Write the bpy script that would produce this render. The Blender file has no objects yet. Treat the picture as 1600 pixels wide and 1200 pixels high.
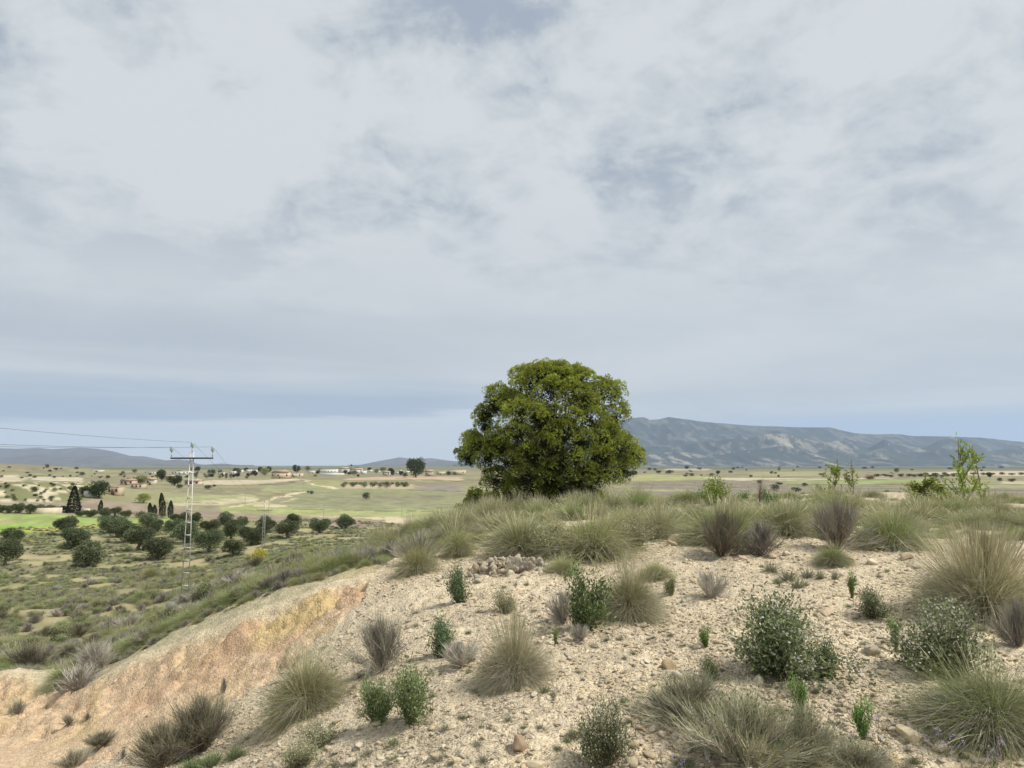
import bpy, math, random
import numpy as np

# ------------------------------------------------------------------ camera, sky, sun, exposure
scene = bpy.context.scene
col = scene.collection
R = math.radians
F_PX = 1110.0                       # focal length in photograph pixels (1600 wide)
HORIZON = 727.0
PITCH = math.atan((HORIZON - 600.0) / F_PX)
CP, SP = math.cos(PITCH), math.sin(PITCH)

cam_data = bpy.data.cameras.new('camera')
cam = bpy.data.objects.new('camera', cam_data)
col.objects.link(cam)
cam.location = (0, 0, 0)
cam.rotation_euler = (math.pi / 2 + PITCH, 0, 0)
cam_data.sensor_width = 36.0
cam_data.lens = 36.0 * F_PX / 1600.0
cam_data.clip_start = 0.1
cam_data.clip_end = 80000
scene.camera = cam

SUN_ELEV, SUN_AZ = R(52), R(106)     # azimuth clockwise from +Y (the view direction): right and behind the camera
sun_data = bpy.data.lights.new('sun', 'SUN')
sun_data.energy = 4.3
sun_data.angle = R(5)
sun_data.color = (1.0, 0.95, 0.87)
sun = bpy.data.objects.new('sun', sun_data)
col.objects.link(sun)
sun.rotation_euler = (math.pi / 2 - SUN_ELEV, 0, math.pi - SUN_AZ)

vs = scene.view_settings
vs.view_transform = 'Standard'
vs.look = 'None'
vs.exposure = 0.02
vs.gamma = 1.0
vs.use_curve_mapping = False
scene.cycles.max_bounces = 6
scene.cycles.diffuse_bounces = 3
scene.cycles.transmission_bounces = 4
scene.cycles.transparent_max_bounces = 6
scene.cycles.volume_bounces = 1
scene.cycles.use_denoising = True


class NT:
    """small helper round a node tree"""
    def __init__(self, tree):
        self.t = tree
        self.t.nodes.clear()

    def n(self, kind, **kw):
        nd = self.t.nodes.new(kind)
        for k, v in kw.items():
            if k == 'inp':
                for i, val in v.items():
                    if isinstance(val, bpy.types.NodeSocket):
                        self.t.links.new(val, nd.inputs[i])
                    else:
                        nd.inputs[i].default_value = val
            else:
                setattr(nd, k, v)
        return nd

    def math(self, op, a, b=0.0, c=0.0, clamp=False):
        nd = self.n('ShaderNodeMath', operation=op, use_clamp=clamp, inp={0: a, 1: b, 2: c})
        return nd.outputs[0]

    def noise(self, vec, scale, detail=5, rough=0.5, dist=0.0):
        nd = self.n('ShaderNodeTexNoise', inp={'Scale': scale, 'Detail': detail, 'Roughness': rough, 'Distortion': dist})
        if vec is not None:
            self.t.links.new(vec, nd.inputs['Vector'])
        return nd.outputs['Fac']

    def smooth(self, x, a, b, lo=0.0, hi=1.0):
        nd = self.n('ShaderNodeMapRange', interpolation_type='SMOOTHSTEP', inp={0: x, 1: a, 2: b, 3: lo, 4: hi})
        return nd.outputs[0]

    def mix(self, f, a, b, blend='MIX'):
        nd = self.n('ShaderNodeMix', data_type='RGBA', blend_type=blend, inp={0: f, 6: a, 7: b})
        return nd.outputs[2]


def srgb(r, g, b, k=1.0):
    f = lambda c: (c / 12.92 if c <= 0.04045 else ((c + 0.055) / 1.055) ** 2.4)
    return (f(r / 255) * k, f(g / 255) * k, f(b / 255) * k, 1.0)


world = bpy.data.worlds.new('World')
scene.world = world
world.use_nodes = True
w = NT(world.node_tree)
tc = w.n('ShaderNodeTexCoord')
sep = w.n('ShaderNodeSeparateXYZ', inp={0: tc.outputs['Generated']})
dx, dy, dz = sep.outputs
zc = w.math('ADD', w.math('MAXIMUM', dz, 0.0), 0.10)
pv = w.n('ShaderNodeCombineXYZ', inp={0: w.math('DIVIDE', dx, zc), 1: w.math('DIVIDE', dy, zc), 2: 3.3}).outputs[0]
zd = w.math('ADD', w.math('MAXIMUM', dz, 0.0), 0.30)
pc = w.n('ShaderNodeCombineXYZ', inp={0: w.math('DIVIDE', dx, zd), 1: w.math('DIVIDE', dy, zd), 2: 1.7}).outputs[0]
big = w.noise(pc, 1.1, 3, 0.5, 0.1)
mid = w.noise(pc, 4.4, 8, 0.58, 0.4)
fine = w.noise(pc, 12.0, 6, 0.6, 0.3)
# stratocumulus: soft pale cells with blue-grey gaps, the mottling fading to a smooth sheet towards the horizon
m = w.math('ADD', w.math('MULTIPLY', mid, 0.50), w.math('ADD', w.math('MULTIPLY', big, 0.34), w.math('MULTIPLY', fine, 0.22)))
cells = w.smooth(m, 0.45, 0.59)
gaps = w.math('MULTIPLY', w.smooth(m, 0.505, 0.42), w.smooth(dz, 0.20, 0.46))
high = w.smooth(dz, 0.12, 0.42)
sheet = w.mix(cells, srgb(188, 196, 203), srgb(213, 218, 222))
low_sheet = w.mix(w.smooth(w.noise(pv, 0.55, 5, 0.55, 0.3), 0.35, 0.65), srgb(197, 204, 209), srgb(211, 215, 218))
cloud = w.mix(high, low_sheet, sheet)
cloud = w.mix(w.math('MULTIPLY', gaps, 0.75), cloud, srgb(154, 166, 185))
# long stratus bands low over the horizon
bvec = w.n('ShaderNodeCombineXYZ', inp={0: w.math('MULTIPLY', dx, 1.6), 1: w.math('MULTIPLY', dy, 0.6), 2: w.math('MULTIPLY', dz, 26.0)}).outputs[0]
bn = w.noise(bvec, 1.0, 5, 0.5, 0.3)
wob = w.math('ADD', w.math('MULTIPLY', w.math('SUBTRACT', bn, 0.5), 0.060), w.math('MULTIPLY', w.math('SUBTRACT', w.noise(bvec, 5.0, 5, 0.6, 0.4), 0.5), 0.022))
dzw = w.math('ADD', dz, wob)
dzl = w.math('ADD', dzw, w.math('MULTIPLY', dx, -0.035))
bandl = w.math('MULTIPLY', w.smooth(dzl, 0.062, 0.074), w.smooth(dzl, 0.135, 0.098))
bandl = w.math('MULTIPLY', bandl, w.smooth(dx, 0.10, -0.14))
streak = w.smooth(w.noise(bvec, 2.3, 4, 0.5, 0.2), 0.30, 0.60, 0.55, 1.0)
cloud = w.mix(w.math('MULTIPLY', w.math('MULTIPLY', bandl, streak), 0.95), cloud, srgb(174, 187, 203))
grey_band = w.math('MULTIPLY', w.smooth(dzw, 0.115, 0.150), w.smooth(dzw, 0.23, 0.16))
cloud = w.mix(w.math('MULTIPLY', w.math('MULTIPLY', grey_band, w.smooth(dx, 0.25, -0.35)), 0.55), cloud, srgb(176, 185, 196))
# clear air under the cloud base
sky = w.n('ShaderNodeTexSky', sky_type='NISHITA')
sky.sun_disc = False
sky.sun_elevation = SUN_ELEV
sky.sun_rotation = SUN_AZ
sky.air_density = 1.2
sky.dust_density = 0.4
sky.ozone_density = 2.5
SKY_STRENGTH = 0.10
skyc = w.mix(1.0, sky.outputs[0], (0.85, 1.0, 1.28, 1), 'MULTIPLY')
clear_l = w.math('MULTIPLY', w.smooth(dzl, 0.078, 0.058), w.smooth(dx, 0.12, -0.08))
clear_r = w.math('MULTIPLY', w.smooth(dzw, 0.082, 0.050), w.smooth(dx, 0.16, 0.44))
k = 1.0 / SKY_STRENGTH
cl = w.n('ShaderNodeVectorMath', operation='SCALE', inp={0: cloud, 'Scale': k}).outputs[0]
pale = w.n('ShaderNodeVectorMath', operation='SCALE', inp={0: srgb(221, 224, 226)[:3], 'Scale': k}).outputs[0]
blue = w.n('ShaderNodeVectorMath', operation='SCALE', inp={0: srgb(184, 198, 216)[:3], 'Scale': k}).outputs[0]
cl = w.mix(clear_l, cl, w.mix(0.08, pale, skyc))
cl = w.mix(clear_r, cl, w.mix(0.08, blue, skyc))
bg = w.n('ShaderNodeBackground', inp={0: cl, 1: SKY_STRENGTH})
out = w.n('ShaderNodeOutputWorld', inp={0: bg.outputs[0]})

# ------------------------------------------------------------------ numeric helpers
def ray(px, py):
    u = (px - 800.0) / F_PX
    v = (600.0 - py) / F_PX
    return u, CP - v * SP, SP + v * CP          # x, y, z of the sight line

def P(px, py, d):
    x, y, z = ray(px, py)
    return np.array((x / y * d, d, z / y * d))

def hash2(ix, iy, seed):
    ix = (ix.astype(np.int64) * 374761393 + iy.astype(np.int64) * 668265263 + seed * 974634777) & 0xFFFFFFFF
    ix = ((ix ^ (ix >> 13)) * 1274126177) & 0xFFFFFFFF
    return ((ix ^ (ix >> 16)) & 0xFFFF) / 65535.0

def vnoise(x, y, seed=0):
    xi, yi = np.floor(x), np.floor(y)
    fx, fy = x - xi, y - yi
    fx, fy = fx * fx * (3 - 2 * fx), fy * fy * (3 - 2 * fy)
    a, b = hash2(xi, yi, seed), hash2(xi + 1, yi, seed)
    c, d = hash2(xi, yi + 1, seed), hash2(xi + 1, yi + 1, seed)
    return (a + (b - a) * fx) * (1 - fy) + (c + (d - c) * fx) * fy

def fbm(x, y, octv=4, seed=0, gain=0.5):
    s, a, t = 0.0, 1.0, 0.0
    for i in range(octv):
        s = s + a * vnoise(x * 2 ** i + 17.3 * i, y * 2 ** i - 9.1 * i, seed + i)
        t += a
        a *= gain
    return s / t

def sstep(x, a, b):
    t = np.clip((x - a) / (b - a), 0, 1)
    return t * t * (3 - 2 * t)

def in_poly(x, y, poly):
    inside = np.zeros(x.shape, bool)
    n = len(poly)
    for i in range(n):
        x0, y0 = poly[i][:2]
        x1, y1 = poly[(i + 1) % n][:2]
        if y0 == y1:
            continue
        c = ((y0 > y) != (y1 > y)) & (x < (x1 - x0) * (y - y0) / (y1 - y0) + x0)
        inside ^= c
    return inside

# ------------------------------------------------------------------ the lie of the land
PLAIN = -12.5
CTRL = [  # photograph x, y and distance along the view: measured points of the hill
    (1600,1200,3.9),(1200,1200,4.0),(800,1200,4.05),(500,1200,4.6),(330,1195,5.8),
    (1600,1100,4.7),(1300,1100,4.75),(1000,1100,4.8),(700,1100,5.1),(500,1110,5.9),(400,1120,6.9),
    (1600,1000,5.9),(1300,1000,6.0),(1000,1000,6.2),(750,1000,6.8),(600,1000,7.8),
    (1600,930,7.4),(1300,930,7.7),(1000,930,8.0),(800,930,8.4),(650,930,9.2),
    (1600,870,9.6),(1300,870,9.9),(1000,870,10.3),(800,880,10.3),(700,890,10.6),(620,890,11.0),
    (1600,838,12.5),(1300,834,12.8),(1050,836,12.8),(850,846,13.2),(760,852,13.4),
    (1600,815,16.5),(1300,812,17),(1000,812,19),(860,814,26),(1000,803,26),
    (1200,786,45),(1400,786,48),(1600,789,45),(1000,794,36),
    # the cut bank: near lip, foot, crest
    (400,1078,8.0),(330,1112,7.5),(560,967,9.0),
    (420,1052,8.9),(300,1097,9.0),(200,1150,8.7),(100,1190,8.6),(0,1195,8.8),(560,946,9.6),(0,1120,10.6),(100,1122,10.2),
    (580,903,10.6),(480,935,10.3),(400,962,10.4),(300,1000,10.7),(200,1045,10.9),(120,1078,11.2),(0,1050,12.8),(60,1062,12.2),
    # falling away behind the crest, then the scrub slope
    (500,918,16),(400,948,17),(300,990,19),(200,1032,19),(120,1070,16),(0,1042,19),
    (580,884,18),(620,868,19),(640,850,21),(520,882,26),(400,908,28),(300,960,38),(200,980,38),(100,1005,33),(0,1010,30),
    (560,856,29),(480,866,34),(420,876,41),(288,945,46),(200,950,47),(100,960,46),(0,965,46),
    (300,915,54),(200,920,60),(100,930,62),(0,940,60),(0,900,84),(100,890,90),(200,882,95),(300,880,92),(400,860,100),
    (700,824,22),(740,814,24),(660,834,24),(610,844,28),
]
pts = [P(*c) for c in CTRL]
pts += [np.array(q, float) for q in [
    (-60,150,PLAIN),(-20,150,PLAIN),(-110,150,PLAIN),(-160,220,PLAIN),(-60,220,PLAIN),(0,180,PLAIN),(0,260,PLAIN),(60,200,PLAIN),(140,220,PLAIN),(120,130,-12.0),
    (0,60,-6.0),(15,80,-8),(45,85,-8),(70,90,-8.5),(0,110,-11.5),(50,125,-12),(-15,90,-10.5),(-10,55,-6.5),
    (-8,40,-5.0),(100,60,-5.5),(60,45,-3.0),(30,20,-1.6),(16,8,-1.5),(9,3,-1.5),(-14,6,-3.6),(-24,14,-5.2),(-9,4,-2.9),(-40,28,-8.6),(-60,40,-11),(-90,70,-12.3),
    (-1.4,0.8,-1.66),(1.4,0.8,-1.62),(0,1.6,-1.64),(-4,2.4,-2.0),(4,2,-1.6),
]]
AZ_MAX = 1.15

def lp(x, y):
    r = np.maximum(np.hypot(x, y), 1.2)
    return np.arctan2(x, y), np.log(r)

_A = np.array(pts)
_ca, _cl = lp(_A[:, 0], _A[:, 1])
_ca = np.clip(_ca, -AZ_MAX, AZ_MAX)
KA = 1.6
_C = np.stack([_ca * KA, _cl], 1)

def _phi(d2):
    return 0.5 * d2 * np.log(d2 + 1e-12)

_n = len(_C)
_D2 = ((_C[:, None] - _C[None]) ** 2).sum(-1)
_M = np.zeros((_n + 3, _n + 3))
_M[:_n, :_n] = _phi(_D2) + np.eye(_n) * 2e-4
_M[:_n, _n] = 1
_M[:_n, _n + 1:] = _C
_M[_n, :_n] = 1
_M[_n + 1:, :_n] = _C.T
# solve for the fall divided by distance (smooth from here to the plain)
_rhs = np.concatenate([_A[:, 2] / np.exp(_cl), np.zeros(3)])
_W = np.linalg.solve(_M, _rhs)

def _tps(a, l):
    out = np.empty(a.shape)
    af, lf, of = a.ravel() * KA, l.ravel(), out.ravel()
    for s in range(0, af.size, 60000):
        q = np.stack([af[s:s + 60000], lf[s:s + 60000]], 1)
        d2 = (q[:, :1] - _C[None, :, 0]) ** 2 + (q[:, 1:2] - _C[None, :, 1]) ** 2
        of[s:s + 60000] = _phi(d2) @ _W[:_n] + _W[_n] + q @ _W[_n + 1:]
    return of.reshape(a.shape)

def az_px(px):
    return math.atan2((px - 800) / F_PX, 1.0)

def bump(x, y, px, d, amp, wa, wd):
    a0 = az_px(px)
    cx, cy = math.sin(a0) * d, math.cos(a0) * d
    ca, sa = math.cos(a0), math.sin(a0)
    lx = (x - cx) * ca - (y - cy) * sa
    ly = (x - cx) * sa + (y - cy) * ca
    return amp * np.exp(-(lx / wa) ** 2 - (ly / wd) ** 2)

def H(x, y):
    """height of the ground"""
    x = np.asarray(x, float)
    y = np.asarray(y, float)
    a, l = lp(x, y)
    r = np.exp(l)
    lc = np.minimum(l, math.log(230.0))
    ac = np.clip(a, -AZ_MAX, AZ_MAX)
    z = _tps(ac, lc) * np.exp(lc)
    back = np.abs(a) > AZ_MAX
    if back.any():
        zl = _tps(np.full(int(back.sum()), -AZ_MAX), lc[back]) * np.exp(lc[back])
        zr = _tps(np.full(int(back.sum()), AZ_MAX), lc[back]) * np.exp(lc[back])
        t = (np.mod(a[back], 2 * math.pi) - AZ_MAX) / (2 * math.pi - 2 * AZ_MAX)
        t = t * t * (3 - 2 * t)
        z[back] = zr * (1 - t) + zl * t
    w_ = sstep(r, 115, 185)
    plain = PLAIN + (fbm(x / 70, y / 70, 3, 5) - 0.5) * 0.9 * sstep(r, 140, 260)
    plain = plain + (fbm(x / 600, y / 600, 2, 9) - 0.5) * 7.0 * sstep(r, 900, 2500)
    plain = plain + bump(x, y, 45, 300, 5.6, 52, 42) + bump(x, y, -30, 262, 4.0, 40, 30)
    plain = plain + bump(x, y, 20, 1050, 9.5, 150, 160) + bump(x, y, -160, 1000, 8.0, 150, 180)
    z = z * (1 - w_) + plain * w_
    # relief of the stony hill
    near = 1 - sstep(r, 16, 40)
    z = z + near * ((fbm(x * 0.9, y * 0.9, 3, 21) - 0.5) * 0.13 + (fbm(x * 4.2, y * 4.2, 3, 22) - 0.5) * 0.055)
    mid_ = sstep(r, 15, 26) * (1 - sstep(r, 100, 150))
    z = z + mid_ * ((fbm(x * 0.16, y * 0.16, 4, 31) - 0.5) * 1.1)
    return z

# ------------------------------------------------------------------ mesh and object helpers
def make_mesh(name, verts, faces, mat=None, cols=None, smooth=False):
    """faces: (n,3) or (n,4) index array, or a list of such arrays"""
    if not isinstance(faces, list):
        faces = [faces]
    me = bpy.data.meshes.new(name)
    verts = np.asarray(verts, np.float32)
    loops = np.concatenate([np.asarray(f, np.int32).ravel() for f in faces])
    sizes = np.concatenate([np.full(len(f), np.asarray(f).shape[1], np.int32) for f in faces])
    me.vertices.add(len(verts))
    me.vertices.foreach_set('co', verts.ravel())
    me.loops.add(len(loops))
    me.loops.foreach_set('vertex_index', loops)
    me.polygons.add(len(sizes))
    starts = np.concatenate([[0], np.cumsum(sizes)[:-1]]).astype(np.int32)
    me.polygons.foreach_set('loop_start', starts)
    if smooth:
        me.polygons.foreach_set('use_smooth', np.ones(len(sizes), bool))
    me.update(calc_edges=True)
    if cols is not None:
        at = me.color_attributes.new('tint', 'FLOAT_COLOR', 'POINT')
        c = np.ones((len(verts), 4), np.float32)
        c[:, :3] = cols
        at.data.foreach_set('color', c.ravel())
    if mat is not None:
        me.materials.append(mat)
    return me

def link(name, me, parent=None, loc=None, rot=None, scale=None):
    o = bpy.data.objects.new(name, me)
    col.objects.link(o)
    if parent is not None:
        o.parent = parent
    if loc is not None:
        o.location = loc
    if rot is not None:
        o.rotation_euler = rot
    if scale is not None:
        o.scale = scale
    return o

def tag(o, label=None, cat=None, group=None, kind=None):
    if label:
        o['label'] = label
    if cat:
        o['category'] = cat
    if group:
        o['group'] = group
    if kind:
        o['kind'] = kind
    return o

# ------------------------------------------------------------------ materials
def tint_mat(name, rough=0.8, transl=0.0, bump_scale=0.0, bump_strength=0.3, vary=0.0, spec=0.2):
    """base colour from the mesh's own tint attribute, with a little variation from thing to thing"""
    m_ = bpy.data.materials.new(name)
    m_.use_nodes = True
    t = NT(m_.node_tree)
    a = t.n('ShaderNodeAttribute', attribute_name='tint').outputs['Color']
    if vary:
        oi = t.n('ShaderNodeObjectInfo').outputs['Random']
        hs = t.n('ShaderNodeHueSaturation', inp={'Hue': t.smooth(oi, 0, 1, 0.5 - vary * 0.08, 0.5 + vary * 0.08), 'Value': t.smooth(oi, 0, 1, 1 - vary, 1 + vary), 'Color': a})
        a = hs.outputs[0]
    b = t.n('ShaderNodeBsdfPrincipled', inp={'Base Color': a, 'Roughness': rough, 'Specular IOR Level': spec})
    if bump_scale:
        co = t.n('ShaderNodeTexCoord').outputs['Object']
        bp = t.n('ShaderNodeBump', inp={'Strength': bump_strength, 'Distance': 0.02, 'Height': t.noise(co, bump_scale, 6, 0.6)})
        t.t.links.new(bp.outputs[0], b.inputs['Normal'])
    sh = b.outputs[0]
    if transl:
        tr = t.n('ShaderNodeBsdfTranslucent', inp={0: a})
        sh = t.n('ShaderNodeMixShader', inp={0: transl, 1: sh, 2: tr.outputs[0]}).outputs[0]
    t.n('ShaderNodeOutputMaterial', inp={0: sh})
    return m_

def plain_mat(name, rgb, rough=0.7, noise_scale=0.0, amount=0.2, metal=0.0):
    m_ = bpy.data.materials.new(name)
    m_.use_nodes = True
    t = NT(m_.node_tree)
    c = tuple(rgb[:3]) + (1,)
    if noise_scale:
        co = t.n('ShaderNodeTexCoord').outputs['Object']
        f = t.smooth(t.noise(co, noise_scale, 6, 0.6), 0.3, 0.7)
        c = t.mix(f, tuple(v * (1 - amount) for v in rgb[:3]) + (1,), tuple(min(1, v * (1 + amount * 0.6)) for v in rgb[:3]) + (1,))
    b = t.n('ShaderNodeBsdfPrincipled', inp={'Base Color': c, 'Roughness': rough, 'Metallic': metal, 'Specular IOR Level': 0.25})
    t.n('ShaderNodeOutputMaterial', inp={0: b.outputs[0]})
    return m_

def ground_mat():
    m_ = bpy.data.materials.new('stony_soil')
    m_.use_nodes = True
    t = NT(m_.node_tree)
    a = t.n('ShaderNodeAttribute', attribute_name='tint').outputs['Color']
    grit = t.n('ShaderNodeAttribute', attribute_name='grit').outputs['Fac']
    co = t.n('ShaderNodeNewGeometry').outputs['Position']
    n1 = t.noise(co, 7.0, 6, 0.6)
    n2 = t.noise(co, 45.0, 4, 0.65)
    vo = t.n('ShaderNodeTexVoronoi', feature='F1', inp={'Scale': 26.0, 'Randomness': 1.0})
    t.t.links.new(co, vo.inputs['Vector'])
    vo2 = t.n('ShaderNodeTexVoronoi', feature='F1', inp={'Scale': 68.0, 'Randomness': 1.0})
    t.t.links.new(co, vo2.inputs['Vector'])
    # each pebble of the crust has a tone of its own
    cellv = t.n('ShaderNodeSeparateColor', inp={0: vo.outputs['Color']}).outputs[0]
    cell2 = t.n('ShaderNodeSeparateColor', inp={0: vo2.outputs['Color']}).outputs[1]
    tone = t.math('ADD', t.math('MULTIPLY', cellv, 0.22), t.math('MULTIPLY', cell2, 0.22))
    tone = t.math('ADD', tone, t.math('MULTIPLY', n1, 0.35))
    tone = t.math('ADD', tone, t.math('MULTIPLY', n2, 0.25))          # about 0.5 on average
    f = t.smooth(tone, 0.25, 0.78, 0.70, 1.28)
    f = t.math('ADD', t.math('MULTIPLY', t.math('SUBTRACT', f, 1.0), grit), 1.0)
    c = t.n('ShaderNodeVectorMath', operation='SCALE', inp={0: a, 'Scale': f}).outputs[0]
    b = t.n('ShaderNodeBsdfPrincipled', inp={'Base Color': c, 'Roughness': 0.95, 'Specular IOR Level': 0.1})
    h = t.math('ADD', t.math('MULTIPLY', vo.outputs['Distance'], -0.6), t.math('MULTIPLY', vo2.outputs['Distance'], -0.4))
    h = t.math('ADD', h, t.math('MULTIPLY', n1, 0.8))
    h = t.math('ADD', h, t.math('MULTIPLY', n2, 0.5))
    bp = t.n('ShaderNodeBump', inp={'Strength': t.math('MULTIPLY', grit, 0.85), 'Distance': 0.03, 'Height': h})
    t.t.links.new(bp.outputs[0], b.inputs['Normal'])
    t.n('ShaderNodeOutputMaterial', inp={0: b.outputs[0]})
    return m_

# ------------------------------------------------------------------ the ground sheet
rr = np.concatenate([np.geomspace(0.4, 3.0, 24)[:-1], np.geomspace(3.0, 20.0, 350)[:-1], np.geomspace(20.0, 21500.0, 440)])
aa = np.concatenate([np.radians(np.linspace(-180, -42, 50))[:-1], np.radians(np.linspace(-42, 42, 490))[:-1], np.radians(np.linspace(42, 180, 50))[:-1]])
NR, NA = len(rr), len(aa)
GX = rr[:, None] * np.sin(aa)[None]
GY = rr[:, None] * np.cos(aa)[None]
GZ = H(GX, GY)

# where each ground point stands, in photograph pixels, only to look up the surveyed field plots
def uv_of(x, y, z):
    dep = np.maximum(y * CP + z * SP, 0.05)
    up = -y * SP + z * CP
    return 800 + F_PX * x / dep, 600 - F_PX * up / dep

def plot(poly, z=PLAIN):
    """a plot of land: corners read off the photograph, laid out on the plain"""
    out_ = []
    for px, py in poly:
        x, y, zz = ray(px, py)
        s = z / zz
        out_.append((x * s, y * s))
    return out_

GRAD = np.hypot(GX, GY)
base = np.zeros(GX.shape + (3,))
L3 = lambda *c: np.array(srgb(*c)[:3])
ALB = 0.88                                           # from the photograph's colour to a base colour
nA = fbm(GX * 0.35, GY * 0.35, 4, 41)[..., None]
nB = fbm(GX * 1.7, GY * 1.7, 4, 42)[..., None]
stony = L3(216, 200, 171) * ALB * (0.82 + 0.30 * nA) * (0.86 + 0.28 * nB)
stony = stony * (1 - 0.25 * sstep(nB, 0.6, 0.75)) + L3(202, 180, 140) * ALB * 0.25 * sstep(nB, 0.6, 0.75)
base[:] = stony
grit = np.ones(GX.shape)
ox = GX + (fbm(GX * 1.2, GY * 1.2, 3, 51) - 0.5) * 0.5
oy = GY + (fbm(GX * 1.2, GY * 1.2, 3, 52) - 0.5) * 0.5

def hill_poly(l):
    return [P(*c)[:2] for c in l]

CRESTL = [(590,897,10.9),(480,930,10.6),(400,957,10.7),(300,996,11.0),(200,1041,11.2),(120,1074,11.6),(60,1056,12.8),(0,1046,13.4),(-250,1020,15)]
bank_poly = hill_poly(CRESTL + [(-400,1250,7.5),(0,1250,7.4),(180,1210,7.4),(300,1140,7.8),(335,1108,7.7),(400,1076,8.2),(500,1005,8.8),(545,975,9.1),(575,930,9.9)])
bank = in_poly(ox, oy, bank_poly)
# colours of the cut: ochre, with yellow and red seams following the strata, paler dust on the floor
sn = fbm(GX * 0.8 + 40, GY * 0.8, 4, 61)
sn2 = fbm(GX * 2.5, GY * 2.5, 3, 62)
strata = fbm((GX * 0.5 + GZ * 2.2) * 1.5, GZ * 6.0 + GX * 0.6, 3, 63)
ochre = L3(210, 184, 152) * ALB * (0.85 + 0.3 * sn2[..., None])
ochre = ochre + (L3(206, 182, 132) * ALB - ochre) * (sstep(strata, 0.52, 0.66) * 0.4)[..., None]
redm = np.zeros(GX.shape)
for px, py, d, rad in [(372, 1015, 9.9, 0.55), (552, 925, 10.1, 0.5), (450, 1000, 9.6, 0.5), (330, 1050, 9.6, 0.6), (240, 1090, 9.6, 0.5)]:
    q = P(px, py, d)
    redm = np.maximum(redm, np.exp(-((ox - q[0]) ** 2 + (oy - q[1]) ** 2) / rad ** 2))
yelm = np.zeros(GX.shape)
for px, py, d, rad in [(475, 970, 9.9, 0.5), (440, 990, 9.9, 0.4)]:
    q = P(px, py, d)
    yelm = np.maximum(yelm, np.exp(-((ox - q[0]) ** 2 + (oy - q[1]) ** 2) / rad ** 2))
ochre = ochre + (L3(194, 160, 128) * ALB - ochre) * (sstep(redm, 0.35, 0.85) * 0.7)[..., None]
ochre = ochre + (L3(206, 182, 128) * ALB - ochre) * (sstep(yelm, 0.3, 0.8) * 0.8)[..., None]
q0 = P(60, 1170, 8.9)
floor_m = np.exp(-(((GX - q0[0]) / 2.4) ** 2 + ((GY - q0[1]) / 0.9) ** 2))
ochre = ochre + (L3(222, 196, 166) * ALB - ochre) * (floor_m * 0.85 * sstep(sn, 0.3, 0.6))[..., None]
rim = np.full(GX.shape, 9.0)
_cl2 = hill_poly(CRESTL)
for (x0, y0), (x1, y1) in zip(_cl2[:-1], _cl2[1:]):
    ex, ey = x1 - x0, y1 - y0
    t_ = np.clip(((ox - x0) * ex + (oy - y0) * ey) / (ex * ex + ey * ey), 0, 1)
    rim = np.minimum(rim, np.hypot(ox - x0 - t_ * ex, oy - y0 - t_ * ey))
ochre = ochre + (L3(214, 200, 168) * ALB - ochre) * (sstep(rim, 0.55, 0.12) * 0.9)[..., None]
base[bank] = ochre[bank]
grit[bank] = 0.9
# crumbling relief of the cut face
gully = fbm(GX * 2.2 + GY * 0.4, GY * 0.9, 4, 64)
hole = sstep(fbm(GX * 2.6, GY * 2.6, 3, 65), 0.60, 0.74) * (1 - floor_m)
crack = np.abs(fbm(GX * 1.6 + 3, GY * 3.4, 4, 69) - 0.5)
ledge = sstep(fbm(GX * 1.9, GY * 3.0, 4, 70), 0.48, 0.54) * 0.09
GZ = GZ + np.where(bank, ((np.abs(gully - 0.5) * 0.34 - 0.09) + ledge - sstep(crack, 0.035, 0.0) * 0.09 - hole * 0.13) * (1 - floor_m) * sstep(rim, 0.0, 0.5) + (fbm(GX * 8, GY * 8, 4, 66) - 0.5) * (0.035 + 0.05 * sstep(redm + yelm, 0.1, 0.6)), 0.0)
# pebbly crust of the open slope
GZ = GZ + np.where(~bank & (GRAD < 16), (fbm(GX * 13, GY * 13, 3, 67) - 0.5) * 0.035 + sstep(fbm(GX * 7, GY * 7, 2, 68), 0.55, 0.75) * 0.02, 0.0)

# ochre earth at the photographer's feet, right
q1 = P(1500, 1190, 4.0)
f_ = np.exp(-(((GX - q1[0]) / 0.9) ** 2 + ((GY - q1[1]) / 0.22) ** 2))
base = base + (L3(212, 178, 122) * ALB - base) * (f_ * 0.7 * sstep(nB[..., 0], 0.35, 0.55))[..., None]

# scrub slope behind the crest and on the left flank
behind = in_poly(GX, GY, hill_poly(CRESTL[::-1] + [(620, 872, 13.5), (690, 846, 17), (740, 822, 21), (760, 806, 30)]) + [(0, 140), (-60, 180), (-400, 400), (-400, 30)])
scr = L3(136, 137, 98) * ALB * (0.75 + 0.5 * fbm(GX * 0.5, GY * 0.5, 4, 71))[..., None]
bare = sstep(fbm(GX * 0.22 + 5, GY * 0.22, 4, 72), 0.58, 0.68)
scr = scr + (L3(205, 192, 160) * ALB - scr) * (sstep(rim, 1.6, 0.4) * 0.75)[..., None]
scr = scr + (L3(190, 174, 136) * ALB - scr) * (bare * 0.7)[..., None]
heath = sstep(fbm(GX * 0.12 + 9, GY * 0.12, 4, 73), 0.52, 0.68)
scr = scr + (L3(139, 130, 106) * ALB - scr) * (heath * 0.6)[..., None]
sm = behind & (GRAD < 260)
base[sm] = scr[sm]
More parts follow.
